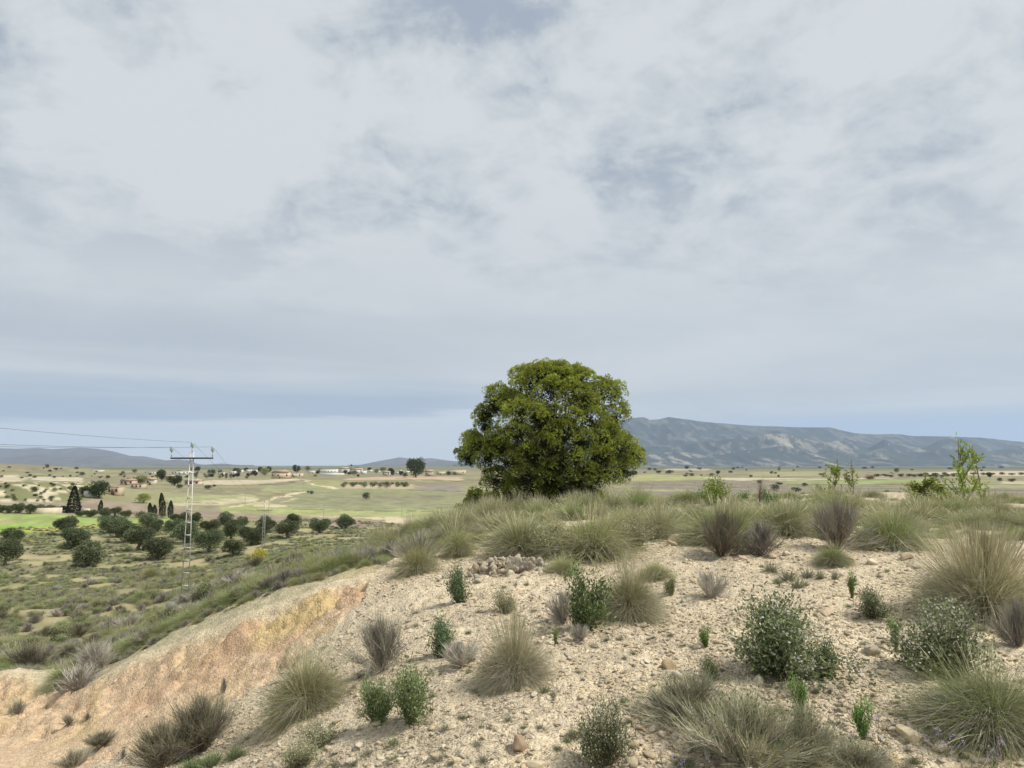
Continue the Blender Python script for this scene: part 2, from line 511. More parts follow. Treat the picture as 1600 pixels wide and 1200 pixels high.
# bare pale flank below the ridge, and the pale rock shelf right of the pylon
for poly, c in [([(400, 905, 29), (440, 885, 31), (560, 866, 25), (620, 858, 21), (700, 850, 17), (700, 868, 13.8), (620, 880, 14), (560, 893, 17), (430, 925, 25)], L3(204, 190, 158)),
                ([(262, 913, 52), (310, 898, 54), (345, 886, 58), (360, 884, 52), (330, 905, 46), (285, 920, 47)], L3(214, 205, 180)),
                ([(180, 908, 66), (215, 890, 74), (270, 880, 80), (340, 872, 82), (345, 880, 74), (275, 888, 68), (240, 896, 64), (205, 912, 58)], L3(202, 172, 132))]:
    mk = in_poly(GX + (fbm(GX * 0.5, GY * 0.5, 3, 74) - 0.5) * 3, GY + (fbm(GX * 0.5, GY * 0.5, 3, 75) - 0.5) * 5, hill_poly(poly))
    base[mk] = (c * ALB * (0.8 + 0.35 * fbm(GX * 1.1, GY * 1.1, 4, 76))[..., None])[mk]

# the plain: scrub, fallow and plots
far = sstep(GRAD, 150, 230)[..., None]
scl = np.maximum(GRAD / 300.0, 0.5)
pn = fbm(GX / 45, GY / 45, 5, 81)
pn2 = fbm(GX / 9, GY / 14, 4, 82)
pl = L3(145, 139, 110) * ALB * (0.5 + 0.95 * fbm(np.arctan2(GX, GY) * 80, np.log(GRAD) * 30, 4, 89, 0.62))[..., None]
pl = pl + (L3(140, 130, 108) * ALB - pl) * (sstep(pn, 0.5, 0.7) * 0.7)[..., None]
pl = pl + (L3(154, 154, 114) * ALB - pl) * (sstep(fbm(GX / 60 + 7, GY / 60, 4, 83), 0.52, 0.66) * 0.6)[..., None]
pl = pl + (L3(108, 112, 88) * ALB - pl) * (sstep(GRAD, 1300, 2600) * (0.5 + 0.5 * sstep(fbm(GX / 300, GY / 300, 3, 84), 0.35, 0.6)))[..., None]
base = base * (1 - far) + pl * far
MU, MV = uv_of(GX, GY, GZ)
GA, GL = np.arctan2(GX, GY), np.log(GRAD)
fn = fbm(GA * 60, GL * 16, 4, 85)
wx = MU + (fn - 0.5) * 26
wy = MV + (fbm(GA * 48, GL * 14, 4, 86) - 0.5) * 3.2 * np.clip(300 / GRAD, 0.45, 1.2)
FIELDS = [
    ([(-60,804),(0,803),(60,803),(120,806),(165,808),(270,810),(275,818),(165,824),(90,829),(30,834),(-60,838)], (156,178,84)),
    ([(-60,819),(0,820),(60,821),(90,824),(86,829),(30,834),(-60,836)], (142,186,48)),
    ([(30,827),(95,821),(158,819),(155,823),(90,829),(45,832)], (190,184,66)),
    ([(-20,812),(20,809),(34,815),(0,819),(-20,819)], (180,172,112)),
    ([(-60,778),(60,782),(150,779),(205,786),(300,797),(400,795),(480,806),(600,812),(600,826),(430,822),(400,812),(265,809),(120,803),(-60,798)], (158,140,118)),
    ([(-60,743),(0,742),(40,743),(45,750),(20,752),(-60,751)], (206,190,156)),
    ([(46,745),(75,744),(128,747),(128,752),(60,751)], (208,194,160)),
    ([(-60,738),(0,738),(60,740),(127,746),(60,743),(0,741)], (152,156,100)),
    ([(300,753),(340,750),(400,749.5),(470,747.5),(466,750),(400,757),(320,757)], (206,190,154)),
    ([(255,778),(330,773),(400,772),(400,778),(330,783),(265,784)], (170,172,116)),
    ([(265,786),(340,781),(400,776),(400,783),(345,789),(275,790)], (200,188,146)),
    ([(345,791),(400,786),(450,793),(720,796),(720,808),(560,808),(400,803),(345,800)], (166,172,102)),
    ([(398,789),(412,785),(450,789),(476,790),(476,792),(400,792)], (210,196,158)),
    ([(420,760),(500,754),(540,760),(535,764),(470,768),(405,770)], (158,162,108)),
    ([(484,750),(500,750),(538,752),(534,758),(510,760)], (164,162,104)),
    ([(535,748),(620,744),(720,745),(720,751),(640,750),(540,750)], (200,170,136)),
    ([(533,757),(650,757),(640,764),(530,763)], (196,176,136)),
    ([(640,760),(720,757),(720,768),(660,766)], (150,138,128)),
    ([(450,768),(560,766),(720,768),(720,795),(560,797),(450,793)], (149,151,106)),
    ([(520,776),(700,774),(690,783),(560,784)], (143,138,108)),
    ([(985,743),(1020,741),(1100,745),(1140,748),(1060,751),(985,752)], (170,170,104)),
    ([(985,752),(1100,750),(1170,751),(1330,758),(1600,762),(1700,775),(985,775)], (142,132,112)),
    ([(985,764),(1080,765),(1080,768),(985,768)], (172,168,120)),
    ([(1100,746),(1180,747),(1290,747),(1400,745),(1400,747.5),(1240,750.5),(1140,751)], (206,192,158)),
    ([(1180,738),(1280,737),(1290,743),(1170,744)], (162,162,108)),
    ([(1230,752),(1330,751),(1450,748),(1475,752),(1340,757),(1230,757)], (152,166,92)),
    ([(1440,738.5),(1500,736.5),(1600,736),(1700,737),(1700,744),(1600,744),(1450,741.5)], (206,188,152)),
    ([(1560,752),(1700,752),(1700,757),(1560,756)], (196,180,142)),
    ([(1480,756),(1700,758),(1700,764),(1480,762)], (160,160,112)),
    ([(1040,731),(1110,732),(1110,735),(1040,735)], (190,176,148)),
    ([(985,728.6),(1700,729.6),(1700,733),(985,732.2)], (108,112,88)),
]
for poly, c in FIELDS:
    mk = in_poly(wx, wy, poly) & (GRAD > 110) & (GY > 0)
    if not mk.any():
        continue
    v = (0.60 + 0.80 * fbm(GA[mk] * 70, GL[mk] * 34, 4, 87, 0.65))[..., None]
    cc = L3(*c)
    cc = cc * 0.80 + cc.mean() * 0.20
    base[mk] = (cc * 0.90 + base[mk] / ALB * 0.10) * ALB * v * 0.96
# farm tracks and field edges
def strip(line, width_m, c, mixv=1.0, z=PLAIN):
    w_ = line
    width_m = 0.28 * width_m
    dmin = np.full(GX.shape, 1e9)
    for (x0, y0), (x1, y1) in zip(w_[:-1], w_[1:]):
        ex, ey = x1 - x0, y1 - y0
        t = np.clip(((wx - x0) * ex + (wy - y0) * ey) / (ex * ex + ey * ey), 0, 1)
        dmin = np.minimum(dmin, np.hypot(wx - x0 - t * ex, wy - y0 - t * ey))
    f = (sstep(dmin, width_m * 1.3, width_m * 0.7) * mixv * ((GRAD > 140) & (GY > 0)))[..., None]
    base[:] = base * (1 - f) + L3(*c) * ALB * f
strip([(475,748.5),(481,752),(490,757),(503,760),(516,761.5),(527,764)], 4.0, (214, 200, 164))
strip([(476,769),(455,773),(430,779),(412,783),(398,787),(360,792)], 3.0, (212, 198, 162))
strip([(440,784),(455,781),(462,779)], 2.2, (206, 192, 156))
for line in [[(450,795),(560,797),(640,799),(720,803)], [(640,766),(720,767.5)], [(250,785),(330,786),(345,785)], [(620,748),(720,752)], [(985,757),(1100,758),(1200,764)],
             [(1170,750.5),(1300,747.5),(1420,745.5)], [(1230,757.5),(1400,757),(1600,757)], [(30,745),(60,743.5),(130,746)], [(400,758),(440,756),(470,750.5)], [(1320,763),(1600,766)]]:
    strip(line, 1.6, (104, 104, 76), 0.85)
# rocky mound at the left edge
mound = in_poly(wx, wy, [(-90,751),(0,752),(135,752),(150,775),(120,785),(-90,784)]) & (GRAD > 150) & (GY > 0)
rk = fbm(GX / 2.6, GY / 5.0, 4, 88)
mc = L3(128, 128, 92) * ALB * (0.75 + 0.5 * pn2)[..., None]
mc = mc + (L3(206, 196, 166) * ALB - mc) * (sstep(rk, 0.53, 0.62))[..., None]
base[mound] = mc[mound]

verts = np.stack([GX, GY, GZ], -1).reshape(-1, 3)
ids = np.arange(NR * NA).reshape(NR, NA)
nxt = np.roll(ids, -1, axis=1)
quads = np.stack([ids[:-1], ids[1:], nxt[1:], nxt[:-1]], -1).reshape(-1, 4)[:, ::-1]
gm = make_mesh('ground', verts, quads, ground_mat(), base.reshape(-1, 3), smooth=True)
ga = gm.attributes.new('grit', 'FLOAT', 'POINT')
ga.data.foreach_set('value', (grit * (1 - 0.75 * sstep(GRAD, 30, 200))).astype(np.float32).ravel())
ground = tag(link('ground', gm), 'pale stony hillside falling to a wide plain of fields and scrub', 'ground', kind='structure')

def Hg(x, y):
    """height of the built ground sheet (bilinear on its own grid)"""
    x, y = np.asarray(x, float), np.asarray(y, float)
    r = np.clip(np.hypot(x, y), rr[0], rr[-1] * 0.999)
    a = np.clip(np.arctan2(x, y), aa[0], aa[-1] - 1e-6)
    i = np.clip(np.searchsorted(rr, r) - 1, 0, NR - 2)
    j = np.clip(np.searchsorted(aa, a) - 1, 0, NA - 2)
    u = (r - rr[i]) / (rr[i + 1] - rr[i])
    v = (a - aa[j]) / (aa[j + 1] - aa[j])
    return (GZ[i, j] * (1 - u) + GZ[i + 1, j] * u) * (1 - v) + (GZ[i, j + 1] * (1 - u) + GZ[i + 1, j + 1] * u) * v

def hit(px, py):
    """where the sight line through a photograph pixel meets the ground"""
    x, y, z = ray(px, py)
    d = np.geomspace(2.5, 6000, 1600)
    g = Hg(x / y * d, d) - z / y * d
    i = np.argmax(g > 0)
    if g[i] <= 0:
        i = len(d) - 1
    lo, hi = d[max(i - 1, 0)], d[i]
    for _ in range(3):
        t = np.linspace(lo, hi, 12)
        g = Hg(x / y * t, t) - z / y * t
        j = max(int(np.argmax(g > 0)), 1)
        lo, hi = t[j - 1], t[j]
    return np.array((x / y * hi, hi, float(Hg(x / y * hi, hi))))

def ground_z(x, y):
    return float(Hg(x, y))

# ------------------------------------------------------------------ mountains
def prof(px, ctrl):
    c = np.array(ctrl, float)
    return np.interp(px, c[:, 0], c[:, 1])

def elev(py):
    x, y, z = ray(800.0, py)
    return z / y

MT_MAT = tint_mat('mountain_rock_and_scrub', 0.95)

def mountain(name, label, px0, px1, layers, n=(680, 150), d0=8500, d1=16000, seed=0, rock=0.5, wood=(0.046, 0.054, 0.048)):
    px = np.linspace(px0, px1, n[0])
    dd = np.linspace(d0, d1, n[1])
    PX, D = np.meshgrid(px, dd)
    X = (PX - 800) / F_PX * D
    Z = np.full(PX.shape, -40.0)
    SH = np.zeros(PX.shape)
    for dr, wf, wb, ctrl, rough in layers:
        h = elev(prof(PX, ctrl)) * dr
        spur = (fbm(X / 900, D / 2600, 4, seed + 1) - 0.5) * 2
        s = (D - dr) / np.where(D < dr, wf * (1 + 0.35 * spur), wb)
        k_ = np.clip(1 - np.abs(s), 0, 1)
        k_ = np.where(D < dr, k_ ** 1.25, k_)
        gul = np.clip(np.abs(fbm(X / 520 + spur * 0.8, D / 2600, 5, seed + 2) - 0.5) * 4, 0, 1)
        tri = np.abs(np.mod(X / 1050 + spur * 0.55 + dr * 0.37, 1.0) * 2 - 1)
        gul = np.clip(0.65 * tri + 0.45 * gul, 0, 1)
        z = h * k_ * (1 - rough * (1 - gul) * np.sqrt(np.clip(1 - k_, 0, 1)) * 0.85) + (fbm(X / 260, D / 260, 4, seed + 3) - 0.5) * 60 * rough * (1 - k_) * (k_ > 0)
        z = np.where(k_ > 0, z, -40.0)
        SH = np.where(z > Z, rough * (0.25 + 0.75 * gul), SH)
        Z = np.maximum(Z, z)
    Z = np.maximum(Z, -40)
    rk_ = fbm(X / 95 + Z / 160, Z / 95 + D / 700, 6, seed + 4, 0.66)
    pch = fbm(X / 1200, D / 1500 + Z / 300, 3, seed + 5)
    c = np.array(wood) * (0.7 + 0.6 * fbm(X / 120, D / 200, 4, seed + 6))[..., None]
    rm = sstep(rk_ * 0.72 + pch * 0.28, 0.49, 0.60) * rock * (0.08 + 1.0 * SH ** 1.6)
    c = c + (np.array((0.38, 0.33, 0.25)) - c) * np.clip(rm, 0, 1)[..., None]
    v = np.stack([X, D, Z], -1).reshape(-1, 3)
    i = np.arange(n[0] * n[1]).reshape(n[1], n[0])
    q = np.stack([i[:-1, :-1], i[:-1, 1:], i[1:, 1:], i[1:, :-1]], -1).reshape(-1, 4)
    o = link(name, make_mesh(name, v, q, MT_MAT, c.reshape(-1, 3), smooth=True))
    return tag(o, label, 'mountain range', kind='structure')

mountain('mountain_range', 'long blue-grey limestone mountain range on the right horizon with pale foothills', 700, 2000, [
    (14000, 3600, 1800, [(700,728),(820,715),(900,690),(940,668),(975,655),(988,651),(1006,650.5),(1016,655),(1030,654),(1045,650.5),(1056,652),(1090,656),(1110,658),(1135,661),(1170,663),(1200,665),(1260,666),(1296,666.5),(1312,671),(1335,676),(1370,677.5),(1405,677.5),(1425,680),(1450,680.5),(1500,682),(1530,682.5),(1560,686),(1600,690),(1700,700),(1850,706),(2000,722)], 0.55),
    (11600, 1500, 1700, [(700,728),(900,712),(980,700),(1050,692),(1100,689),(1150,682),(1205,675.5),(1245,678),(1285,690),(1295,688),(1330,684),(1352,698),(1380,684),(1420,704),(1445,696),(1481,678.8),(1505,684),(1545,702),(1592,695),(1640,706),(1720,702),(1850,715),(2000,727)], 1.0),
    (10300, 1200, 1500, [(700,728),(900,722),(1000,712),(1060,704),(1110,712),(1160,703),(1225,694),(1265,708),(1300,700),(1335,712),(1375,699),(1425,712),(1470,700),(1530,712),(1590,705),(1650,713),(1800,718),(2000,727)], 1.0),
], seed=100, rock=0.85)
mountain('mountain_range', 'low blue mountain range on the left horizon behind the pylon', -420, 400, [
    (15500, 4200, 1500, [(-420,722),(-300,706),(-150,702),(-60,698),(0,700),(32,701),(60,699.5),(84,701.5),(107,700.4),(125,699.5),(155,701),(180,705),(207,712.5),(230,713),(262,719.5),(283,717.5),(300,720),(316,726.5),(332,725.3),(350,724.2),(365,725.5),(378,727.5),(400,730)], 0.5),
    (12800, 2200, 1500, [(-420,727),(-100,712),(0,716),(60,709),(120,713),(180,711),(240,718),(280,720),(330,727),(400,730)], 0.6),
], seed=200, rock=0.35, wood=(0.105, 0.092, 0.085), n=(300, 90), d0=10000, d1=17200)  # paler purple scrub: distance haze painted into the colour
mountain('mountain_range', 'small distant mountain ridge left of the big pine', 545, 800, [
    (17500, 4000, 1500, [(545,728.5),(565,726),(582,722.5),(600,719),(625,713.7),(640,715.6),(655,716.5),(675,715.3),(697,718.5),(722,722),(760,725),(800,728.5)], 0.45),
    (14500, 2000, 1200, [(545,729),(600,726),(660,724),(690,719.5),(720,721),(760,726),(800,729)], 0.5),
], seed=300, rock=0.4, wood=(0.105, 0.092, 0.085), n=(160, 70), d0=12000, d1=19200)  # same pale purple, far haze put into the scrub colour

# ------------------------------------------------------------------ the air between
def haze_box():
    s, z0, z1 = 24000.0, -60.0, 1250.0
    v = [(x, y, z) for z in (z0, z1) for y in (-s, s) for x in (-s, s)]
    f = np.array([(0, 2, 3, 1), (4, 5, 7, 6), (0, 1, 5, 4), (2, 6, 7, 3), (0, 4, 6, 2), (1, 3, 7, 5)])
    m_ = bpy.data.materials.new('thin_blue_haze')
    m_.use_nodes = True
    t = NT(m_.node_tree)
    pvn = t.n('ShaderNodeVolumePrincipled', inp={'Color': (0.56, 0.73, 1.0, 1), 'Density': 3.6e-5, 'Anisotropy': 0.1})
    t.n('ShaderNodeOutputMaterial', inp={'Volume': pvn.outputs[0]})
    o = link('haze', make_mesh('haze', v, f, m_))
    tag(o, 'thin bluish haze in the air over the plain', 'haze', kind='stuff')
haze_box()

# ------------------------------------------------------------------ plant builders (numpy)
class Geo:
    """collects ribbons, leaves and tubes with a tint per vertex"""
    def __init__(self):
        self.v, self.f, self.c, self.n = [], [], [], 0

    def add(self, v, f, c):
        self.v.append(v)
        self.f.append(f + self.n)
        self.c.append(c)
        self.n += len(v)

    def ribbons(self, base_, dirs, length, droop, width, seg, c0, c1, rng, taper=0.85, curve=None):
        n = len(base_)
        if n == 0:
            return
        d = dirs / np.linalg.norm(dirs, axis=1, keepdims=True)
        rv = rng.normal(size=(n, 3))
        side = np.cross(d, rv)
        side /= np.linalg.norm(side, axis=1, keepdims=True) + 1e-9
        t = np.linspace(0, 1, seg + 1)[None, :, None]
        p = base_[:, None] + d[:, None] * (length[:, None, None] * t)
        p[..., 2] -= (droop * length)[:, None] * (t[..., 0] ** 2)
        if curve is not None:
            p += curve[:, None] * (t ** 2) * length[:, None, None]
        wv = (width[:, None, None] * (1 - taper * t)) * 0.5
        a, b = p - side[:, None] * wv, p + side[:, None] * wv
        v = np.stack([a, b], 2).reshape(-1, 3)
        i = np.arange(n)[:, None] * (2 * (seg + 1)) + np.arange(seg)[None] * 2
        f = np.stack([i, i + 1, i + 3, i + 2], -1).reshape(-1, 4)
        c = c0[:, None] * (1 - t) + c1[:, None] * t
        self.add(v, f, np.repeat(c[:, :, None], 2, 2).reshape(-1, 3))

    def leaves(self, cen, dirs, length, width, c, rng):
        n = len(cen)
        d = dirs / (np.linalg.norm(dirs, axis=1, keepdims=True) + 1e-9)
        side = np.cross(d, rng.normal(size=(n, 3)))
        side /= np.linalg.norm(side, axis=1, keepdims=True) + 1e-9
        L, W = length[:, None], width[:, None]
        v = np.stack([cen, cen + d * L * 0.5 + side * W * 0.5, cen + d * L, cen + d * L * 0.5 - side * W * 0.5], 1).reshape(-1, 3)
        f = np.arange(n * 4).reshape(n, 4)
        self.add(v, f, np.repeat(c, 4, 0))

    def tube(self, path, radii, c, sides=6):
        path = np.asarray(path, float)
        radii = np.asarray(radii, float)
        n = len(path)
        tan = np.gradient(path, axis=0)
        tan /= np.linalg.norm(tan, axis=1, keepdims=True) + 1e-9
        ref = np.array((0.31, 0.77, 0.55))
        s = np.cross(tan, ref)
        s /= np.linalg.norm(s, axis=1, keepdims=True) + 1e-9
        b = np.cross(tan, s)
        an = np.linspace(0, 2 * math.pi, sides, endpoint=False)
        v = path[:, None] + radii[:, None, None] * (s[:, None] * np.cos(an)[None, :, None] + b[:, None] * np.sin(an)[None, :, None])
        i = np.arange(n - 1)[:, None] * sides + np.arange(sides)[None]
        j = np.arange(n - 1)[:, None] * sides + (np.arange(sides)[None] + 1) % sides
        f = np.stack([i, j, j + sides, i + sides], -1).reshape(-1, 4)
        self.add(v.reshape(-1, 3), f, np.tile(np.asarray(c, float), (n * sides, 1)))

    def mesh(self, name, mat, smooth=False):
        return make_mesh(name, np.concatenate(self.v), np.concatenate(self.f), mat, np.clip(np.concatenate(self.c), 0.004, 0.9), smooth)


def unit_dirs(rng, n, tilt, az=None):
    az = rng.uniform(0, 2 * math.pi, n) if az is None else az
    return np.stack([np.sin(tilt) * np.cos(az), np.sin(tilt) * np.sin(az), np.cos(tilt)], 1)

def tone(rng, n, c, v=0.3, h=0.035):
    k_ = rng.uniform(1 - v, 1 + v, (n, 1))
    return np.asarray(c)[None] * k_ * (1 + rng.normal(0, h, (n, 3)))

GRASS = tint_mat('esparto_blade', 0.75, transl=0.25, vary=0.10)
STRAW = tint_mat('dry_straw', 0.85, transl=0.15, vary=0.10)
LEAF = tint_mat('small_leaf', 0.6, transl=0.22, vary=0.16)
NEEDLE = tint_mat('pine_needle', 0.6, transl=0.25)
TWIG = tint_mat('grey_twig', 0.9, vary=0.08)
BARK = tint_mat('bark', 0.95, bump_scale=18, bump_strength=0.8)
PETAL = tint_mat('petal', 0.7, transl=0.3)

G_OLIVE, G_GREEN, G_PALE = (0.33, 0.34, 0.13), (0.27, 0.33, 0.10), (0.42, 0.41, 0.21)
C_STRAW, C_GREY = (0.56, 0.51, 0.34), (0.42, 0.39, 0.31)

def tussock_parts(seed, green=G_OLIVE, n=3000, n_dry=1800, n_stalk=60, stalk=(0.52, 0.49, 0.31), spread=0.74, w=0.8, dead=0.12):
    """a dome of esparto grass of unit height: blades, grey dry skirt, seed stalks"""
    rng = np.random.default_rng(seed)
    out_ = {}
    g = Geo()
    az = rng.uniform(0, 2 * math.pi, n)
    tilt = np.clip(np.abs(rng.normal(0, spread, n)), 0, 1.45)
    clump = 0.9 + 0.25 * np.sin(az * 3 + seed) * rng.uniform(0, 1, n)
    L = rng.uniform(0.45, 1.0, n) * clump
    b = np.stack([np.cos(az), np.sin(az), np.zeros(n)], 1) * (rng.uniform(0, 0.20, n) * (0.3 + tilt))[:, None]
    c1 = tone(rng, n, green, 0.3)
    dd_ = rng.random(n) < dead
    c1[dd_] = tone(rng, int(dd_.sum()), C_STRAW, 0.2)
    c0 = c1 * 0.72 + np.asarray(C_GREY) * 0.25
    c1 = c1 * 0.95 + np.asarray(C_STRAW) * 0.08
    g.ribbons(b, unit_dirs(rng, n, tilt, az) + rng.normal(0, 0.13, (n, 3)), L, 0.08 + 0.55 * np.sin(tilt) * rng.uniform(0.5, 1.5, n), 0.0085 * w * rng.uniform(0.7, 1.3, n), 4, c0, c1, rng,
              curve=rng.normal(0, 0.22, (n, 3)) * (1, 1, 0.35))
    # bent and broken blades matting the dome
    m_ = n // 2
    az = rng.uniform(0, 2 * math.pi, m_)
    tl = rng.uniform(0.0, 1.4, m_)
    st = unit_dirs(rng, m_, tl, az) * (rng.uniform(0.15, 0.62, (m_, 1)))
    st[:, 2] *= 0.85
    cm = tone(rng, m_, green, 0.35)
    dm = rng.random(m_) < 0.35
    cm[dm] = tone(rng, int(dm.sum()), C_GREY, 0.3)
    g.ribbons(st, unit_dirs(rng, m_, rng.uniform(0.3, 2.0, m_), az + rng.normal(0, 0.9, m_)), rng.uniform(0.15, 0.42, m_), rng.uniform(0.0, 0.6, m_), 0.0075 * w * rng.uniform(0.7, 1.3, m_), 3, cm * 0.85, cm, rng,
              curve=rng.normal(0, 0.3, (m_, 3)))
    out_['blades'] = g.mesh('blades', GRASS)
    g = Geo()
    n = n_dry
    az = rng.uniform(0, 2 * math.pi, n)
    tilt = rng.uniform(0.75, 1.5, n)
    L = rng.uniform(0.30, 0.72, n)
    b = np.stack([np.cos(az) * 0.10, np.sin(az) * 0.10, rng.uniform(0.0, 0.22, n)], 1)
    mixf = rng.random((n, 1))
    c = tone(rng, n, C_GREY, 0.25) * (1 - mixf * 0.7) + np.asarray(C_STRAW) * mixf * 0.7
    g.ribbons(b, unit_dirs(rng, n, tilt, az), L, rng.uniform(0.25, 0.6, n), 0.0085 * w * rng.uniform(0.7, 1.3, n), 4, c * 0.85, c, rng)
    out_['dry_skirt'] = g.mesh('dry_skirt', STRAW)
    if n_stalk:
        g = Geo()
        n = n_stalk
        tilt = np.abs(rng.normal(0, 0.40, n))
        c = tone(rng, n, stalk, 0.2)
        dirs = unit_dirs(rng, n, tilt)
        L = rng.uniform(0.85, 1.18, n)
        g.ribbons(dirs * (0.08, 0.08, 0.0), dirs, L, rng.uniform(0.02, 0.16, n), 0.0075 * w * np.ones(n), 4, c * 0.8, c, rng, taper=0.4)
        tip = dirs * (0.08, 0.08, 0) + dirs * (L * 0.78)[:, None]
        tip[:, 2] -= 0.05 * L
        g.ribbons(tip, dirs + rng.normal(0, 0.06, (n, 3)), L * 0.26, np.full(n, 0.18), 0.010 * w * np.ones(n), 3, c, c * 1.05, rng, taper=0.9)
        out_['seed_stalks'] = g.mesh('seed_stalks', STRAW)
    return out_

def shrub_parts(seed, leaf=(0.075, 0.10, 0.040), n_stem=46, n_leaf=3400, lsize=0.055, flower=0.0, flower_c=(0.56, 0.54, 0.46), upright=0.5, woody=(0.24, 0.20, 0.16), lobes=5, gap=0.25):
    """a small leafy shrub of unit height and about unit width"""
    rng = np.random.default_rng(seed)
    out_ = {}
    lob = unit_dirs(rng, lobes, rng.uniform(0.05, 1.0, lobes) * (1.35 - upright * 0.65)) * rng.uniform(0.34, 0.88, (lobes, 1))
    lob[:, 2] = np.abs(lob[:, 2]) + 0.06
    rad = rng.uniform(0.14, 0.36, lobes)
    which = rng.integers(0, lobes, n_stem)
    tips = lob[which] + rng.normal(0, 1, (n_stem, 3)) * rad[which][:, None] * 0.55
    tips[:, 2] = np.maximum(tips[:, 2], 0.10)
    tips /= np.maximum(np.linalg.norm(tips, axis=1, keepdims=True), 0.98) / 0.98
    g = Geo()
    ln = np.linalg.norm(tips, axis=1)
    g.ribbons(rng.normal(0, 0.04, (n_stem, 3)) * (1, 1, 0), tips, ln, np.zeros(n_stem), np.full(n_stem, 0.022), 4, tone(rng, n_stem, woody), tone(rng, n_stem, woody) * 0.8, rng)
    out_['stems'] = g.mesh('stems', TWIG)
    g = Geo()
    s = rng.integers(0, n_stem, n_leaf)
    lsize = lsize * 1.35
    t = 1 - rng.random(n_leaf) ** 1.35 * (1 - gap)
    cen = tips[s] * t[:, None] + rng.normal(0, 0.062, (n_leaf, 3)) * (0.4 + t[:, None])
    cen[:, 2] = np.maximum(cen[:, 2], 0.02)
    d = rng.normal(0, 1, (n_leaf, 3)) + tips[s] * 1.2 + (0, 0, 0.5)
    stem_tone = rng.uniform(0.75, 1.25, (n_stem, 1))
    c = tone(rng, n_leaf, leaf, 0.25) * stem_tone[s] * 1.75
    fresh = (t > 0.85)[:, None]
    c = np.where(fresh, c * 1.35, c)
    g.leaves(cen, d, lsize * rng.uniform(0.6, 1.3, n_leaf), lsize * 0.42 * rng.uniform(0.6, 1.3, n_leaf), c, rng)
    out_['leaves'] = g.mesh('leaves', LEAF)
    if flower:
        g = Geo()
        nf = int(n_leaf * flower)
        s = rng.integers(0, n_stem, nf)
        cen = tips[s] * rng.uniform(0.78, 1.06, (nf, 1)) + rng.normal(0, 0.055, (nf, 3))
        cen[:, 2] = np.maximum(cen[:, 2], 0.05)
        g.leaves(cen, rng.normal(0, 1, (nf, 3)), np.full(nf, lsize * 0.62), np.full(nf, lsize * 0.5), tone(rng, nf, flower_c, 0.15, 0.03), rng)
        out_['flowers'] = g.mesh('flowers', PETAL)
    return out_

def broom_parts(seed, c_base=(0.30, 0.27, 0.23), c_tip=(0.22, 0.22, 0.14), n_stem=40, n_twig=2200, spread=0.62, w=1.0, leaf=0):
    """a twiggy broom-like shrub of unit height"""
    rng = np.random.default_rng(seed)
    out_ = {}
    g = Geo()
    tilt = np.clip(np.abs(rng.normal(0, spread, n_stem)), 0, 1.35)
    az = rng.uniform(0, 2 * math.pi, n_stem)
    d = unit_dirs(rng, n_stem, tilt, az)
    L = rng.uniform(0.45, 0.72, n_stem)
    c_base, c_tip = np.array(c_base) * 1.25, np.array(c_tip) * 1.45
    cs = tone(rng, n_stem, c_base)
    g.ribbons(d * (0.05, 0.05, 0), d, L, np.zeros(n_stem), np.full(n_stem, 0.022 * w), 3, cs * 0.9, cs, rng, taper=0.6, curve=rng.normal(0, 0.10, (n_stem, 3)))
    out_['stems'] = g.mesh('stems', TWIG)
    g = Geo()
    s = rng.integers(0, n_stem, n_twig)
    t = rng.uniform(0.15, 1.0, n_twig)
    b = d[s] * (L[s] * t)[:, None] + rng.normal(0, 0.02, (n_twig, 3))
    b[:, 2] = np.maximum(b[:, 2], 0.01)
    td = d[s] + rng.normal(0, 0.36, (n_twig, 3)) + (0, 0, 0.28)
    k_ = rng.uniform(0.7, 1.25, (n_stem, 1))
    c0, c1 = tone(rng, n_twig, c_base, 0.2) * k_[s], tone(rng, n_twig, c_tip, 0.3) * k_[s]
    g.ribbons(b, td, rng.uniform(0.12, 0.40, n_twig), rng.uniform(-0.1, 0.15, n_twig), 0.0095 * w * rng.uniform(0.6, 1.3, n_twig), 3, c0, c1, rng)
    out_['twigs'] = g.mesh('twigs', TWIG)
    if leaf:
        g = Geo()
        s = rng.integers(0, n_stem, leaf)
        cen = d[s] * (L[s] * rng.uniform(0.7, 1.4, leaf))[:, None] + rng.normal(0, 0.07, (leaf, 3))
        cen[:, 2] = np.maximum(cen[:, 2], 0.02)
        g.leaves(cen, rng.normal(0, 1, (leaf, 3)) + (0, 0, 1), np.full(leaf, 0.045), np.full(leaf, 0.018), tone(rng, leaf, (0.12, 0.15, 0.05), 0.3), rng)
        out_['leaves'] = g.mesh('leaves', LEAF)
    return out_

def tuft_mesh(seed, c=(0.16, 0.17, 0.09), n=220, spread=0.8, w=1.0, name='tuft'):
    """a small low tuft or cushion, one mesh"""
    rng = np.random.default_rng(seed)
    g = Geo()
    az = rng.uniform(0, 2 * math.pi, n)
    tilt = np.clip(np.abs(rng.normal(0, spread, n)), 0, 1.5)
    b = np.stack([np.cos(az), np.sin(az), np.zeros(n)], 1) * rng.uniform(0, 0.3, (n, 1))
    c1 = tone(rng, n, c, 0.35)
    c0 = c1 * 0.5 + np.asarray(C_GREY) * 0.4
    g.ribbons(b, unit_dirs(rng, n, tilt, az), rng.uniform(0.5, 1.0, n), 0.15 + 0.25 * rng.random(n), 0.035 * w * rng.uniform(0.7, 1.3, n), 2, c0, c1, rng)
    return g.mesh(name, GRASS)

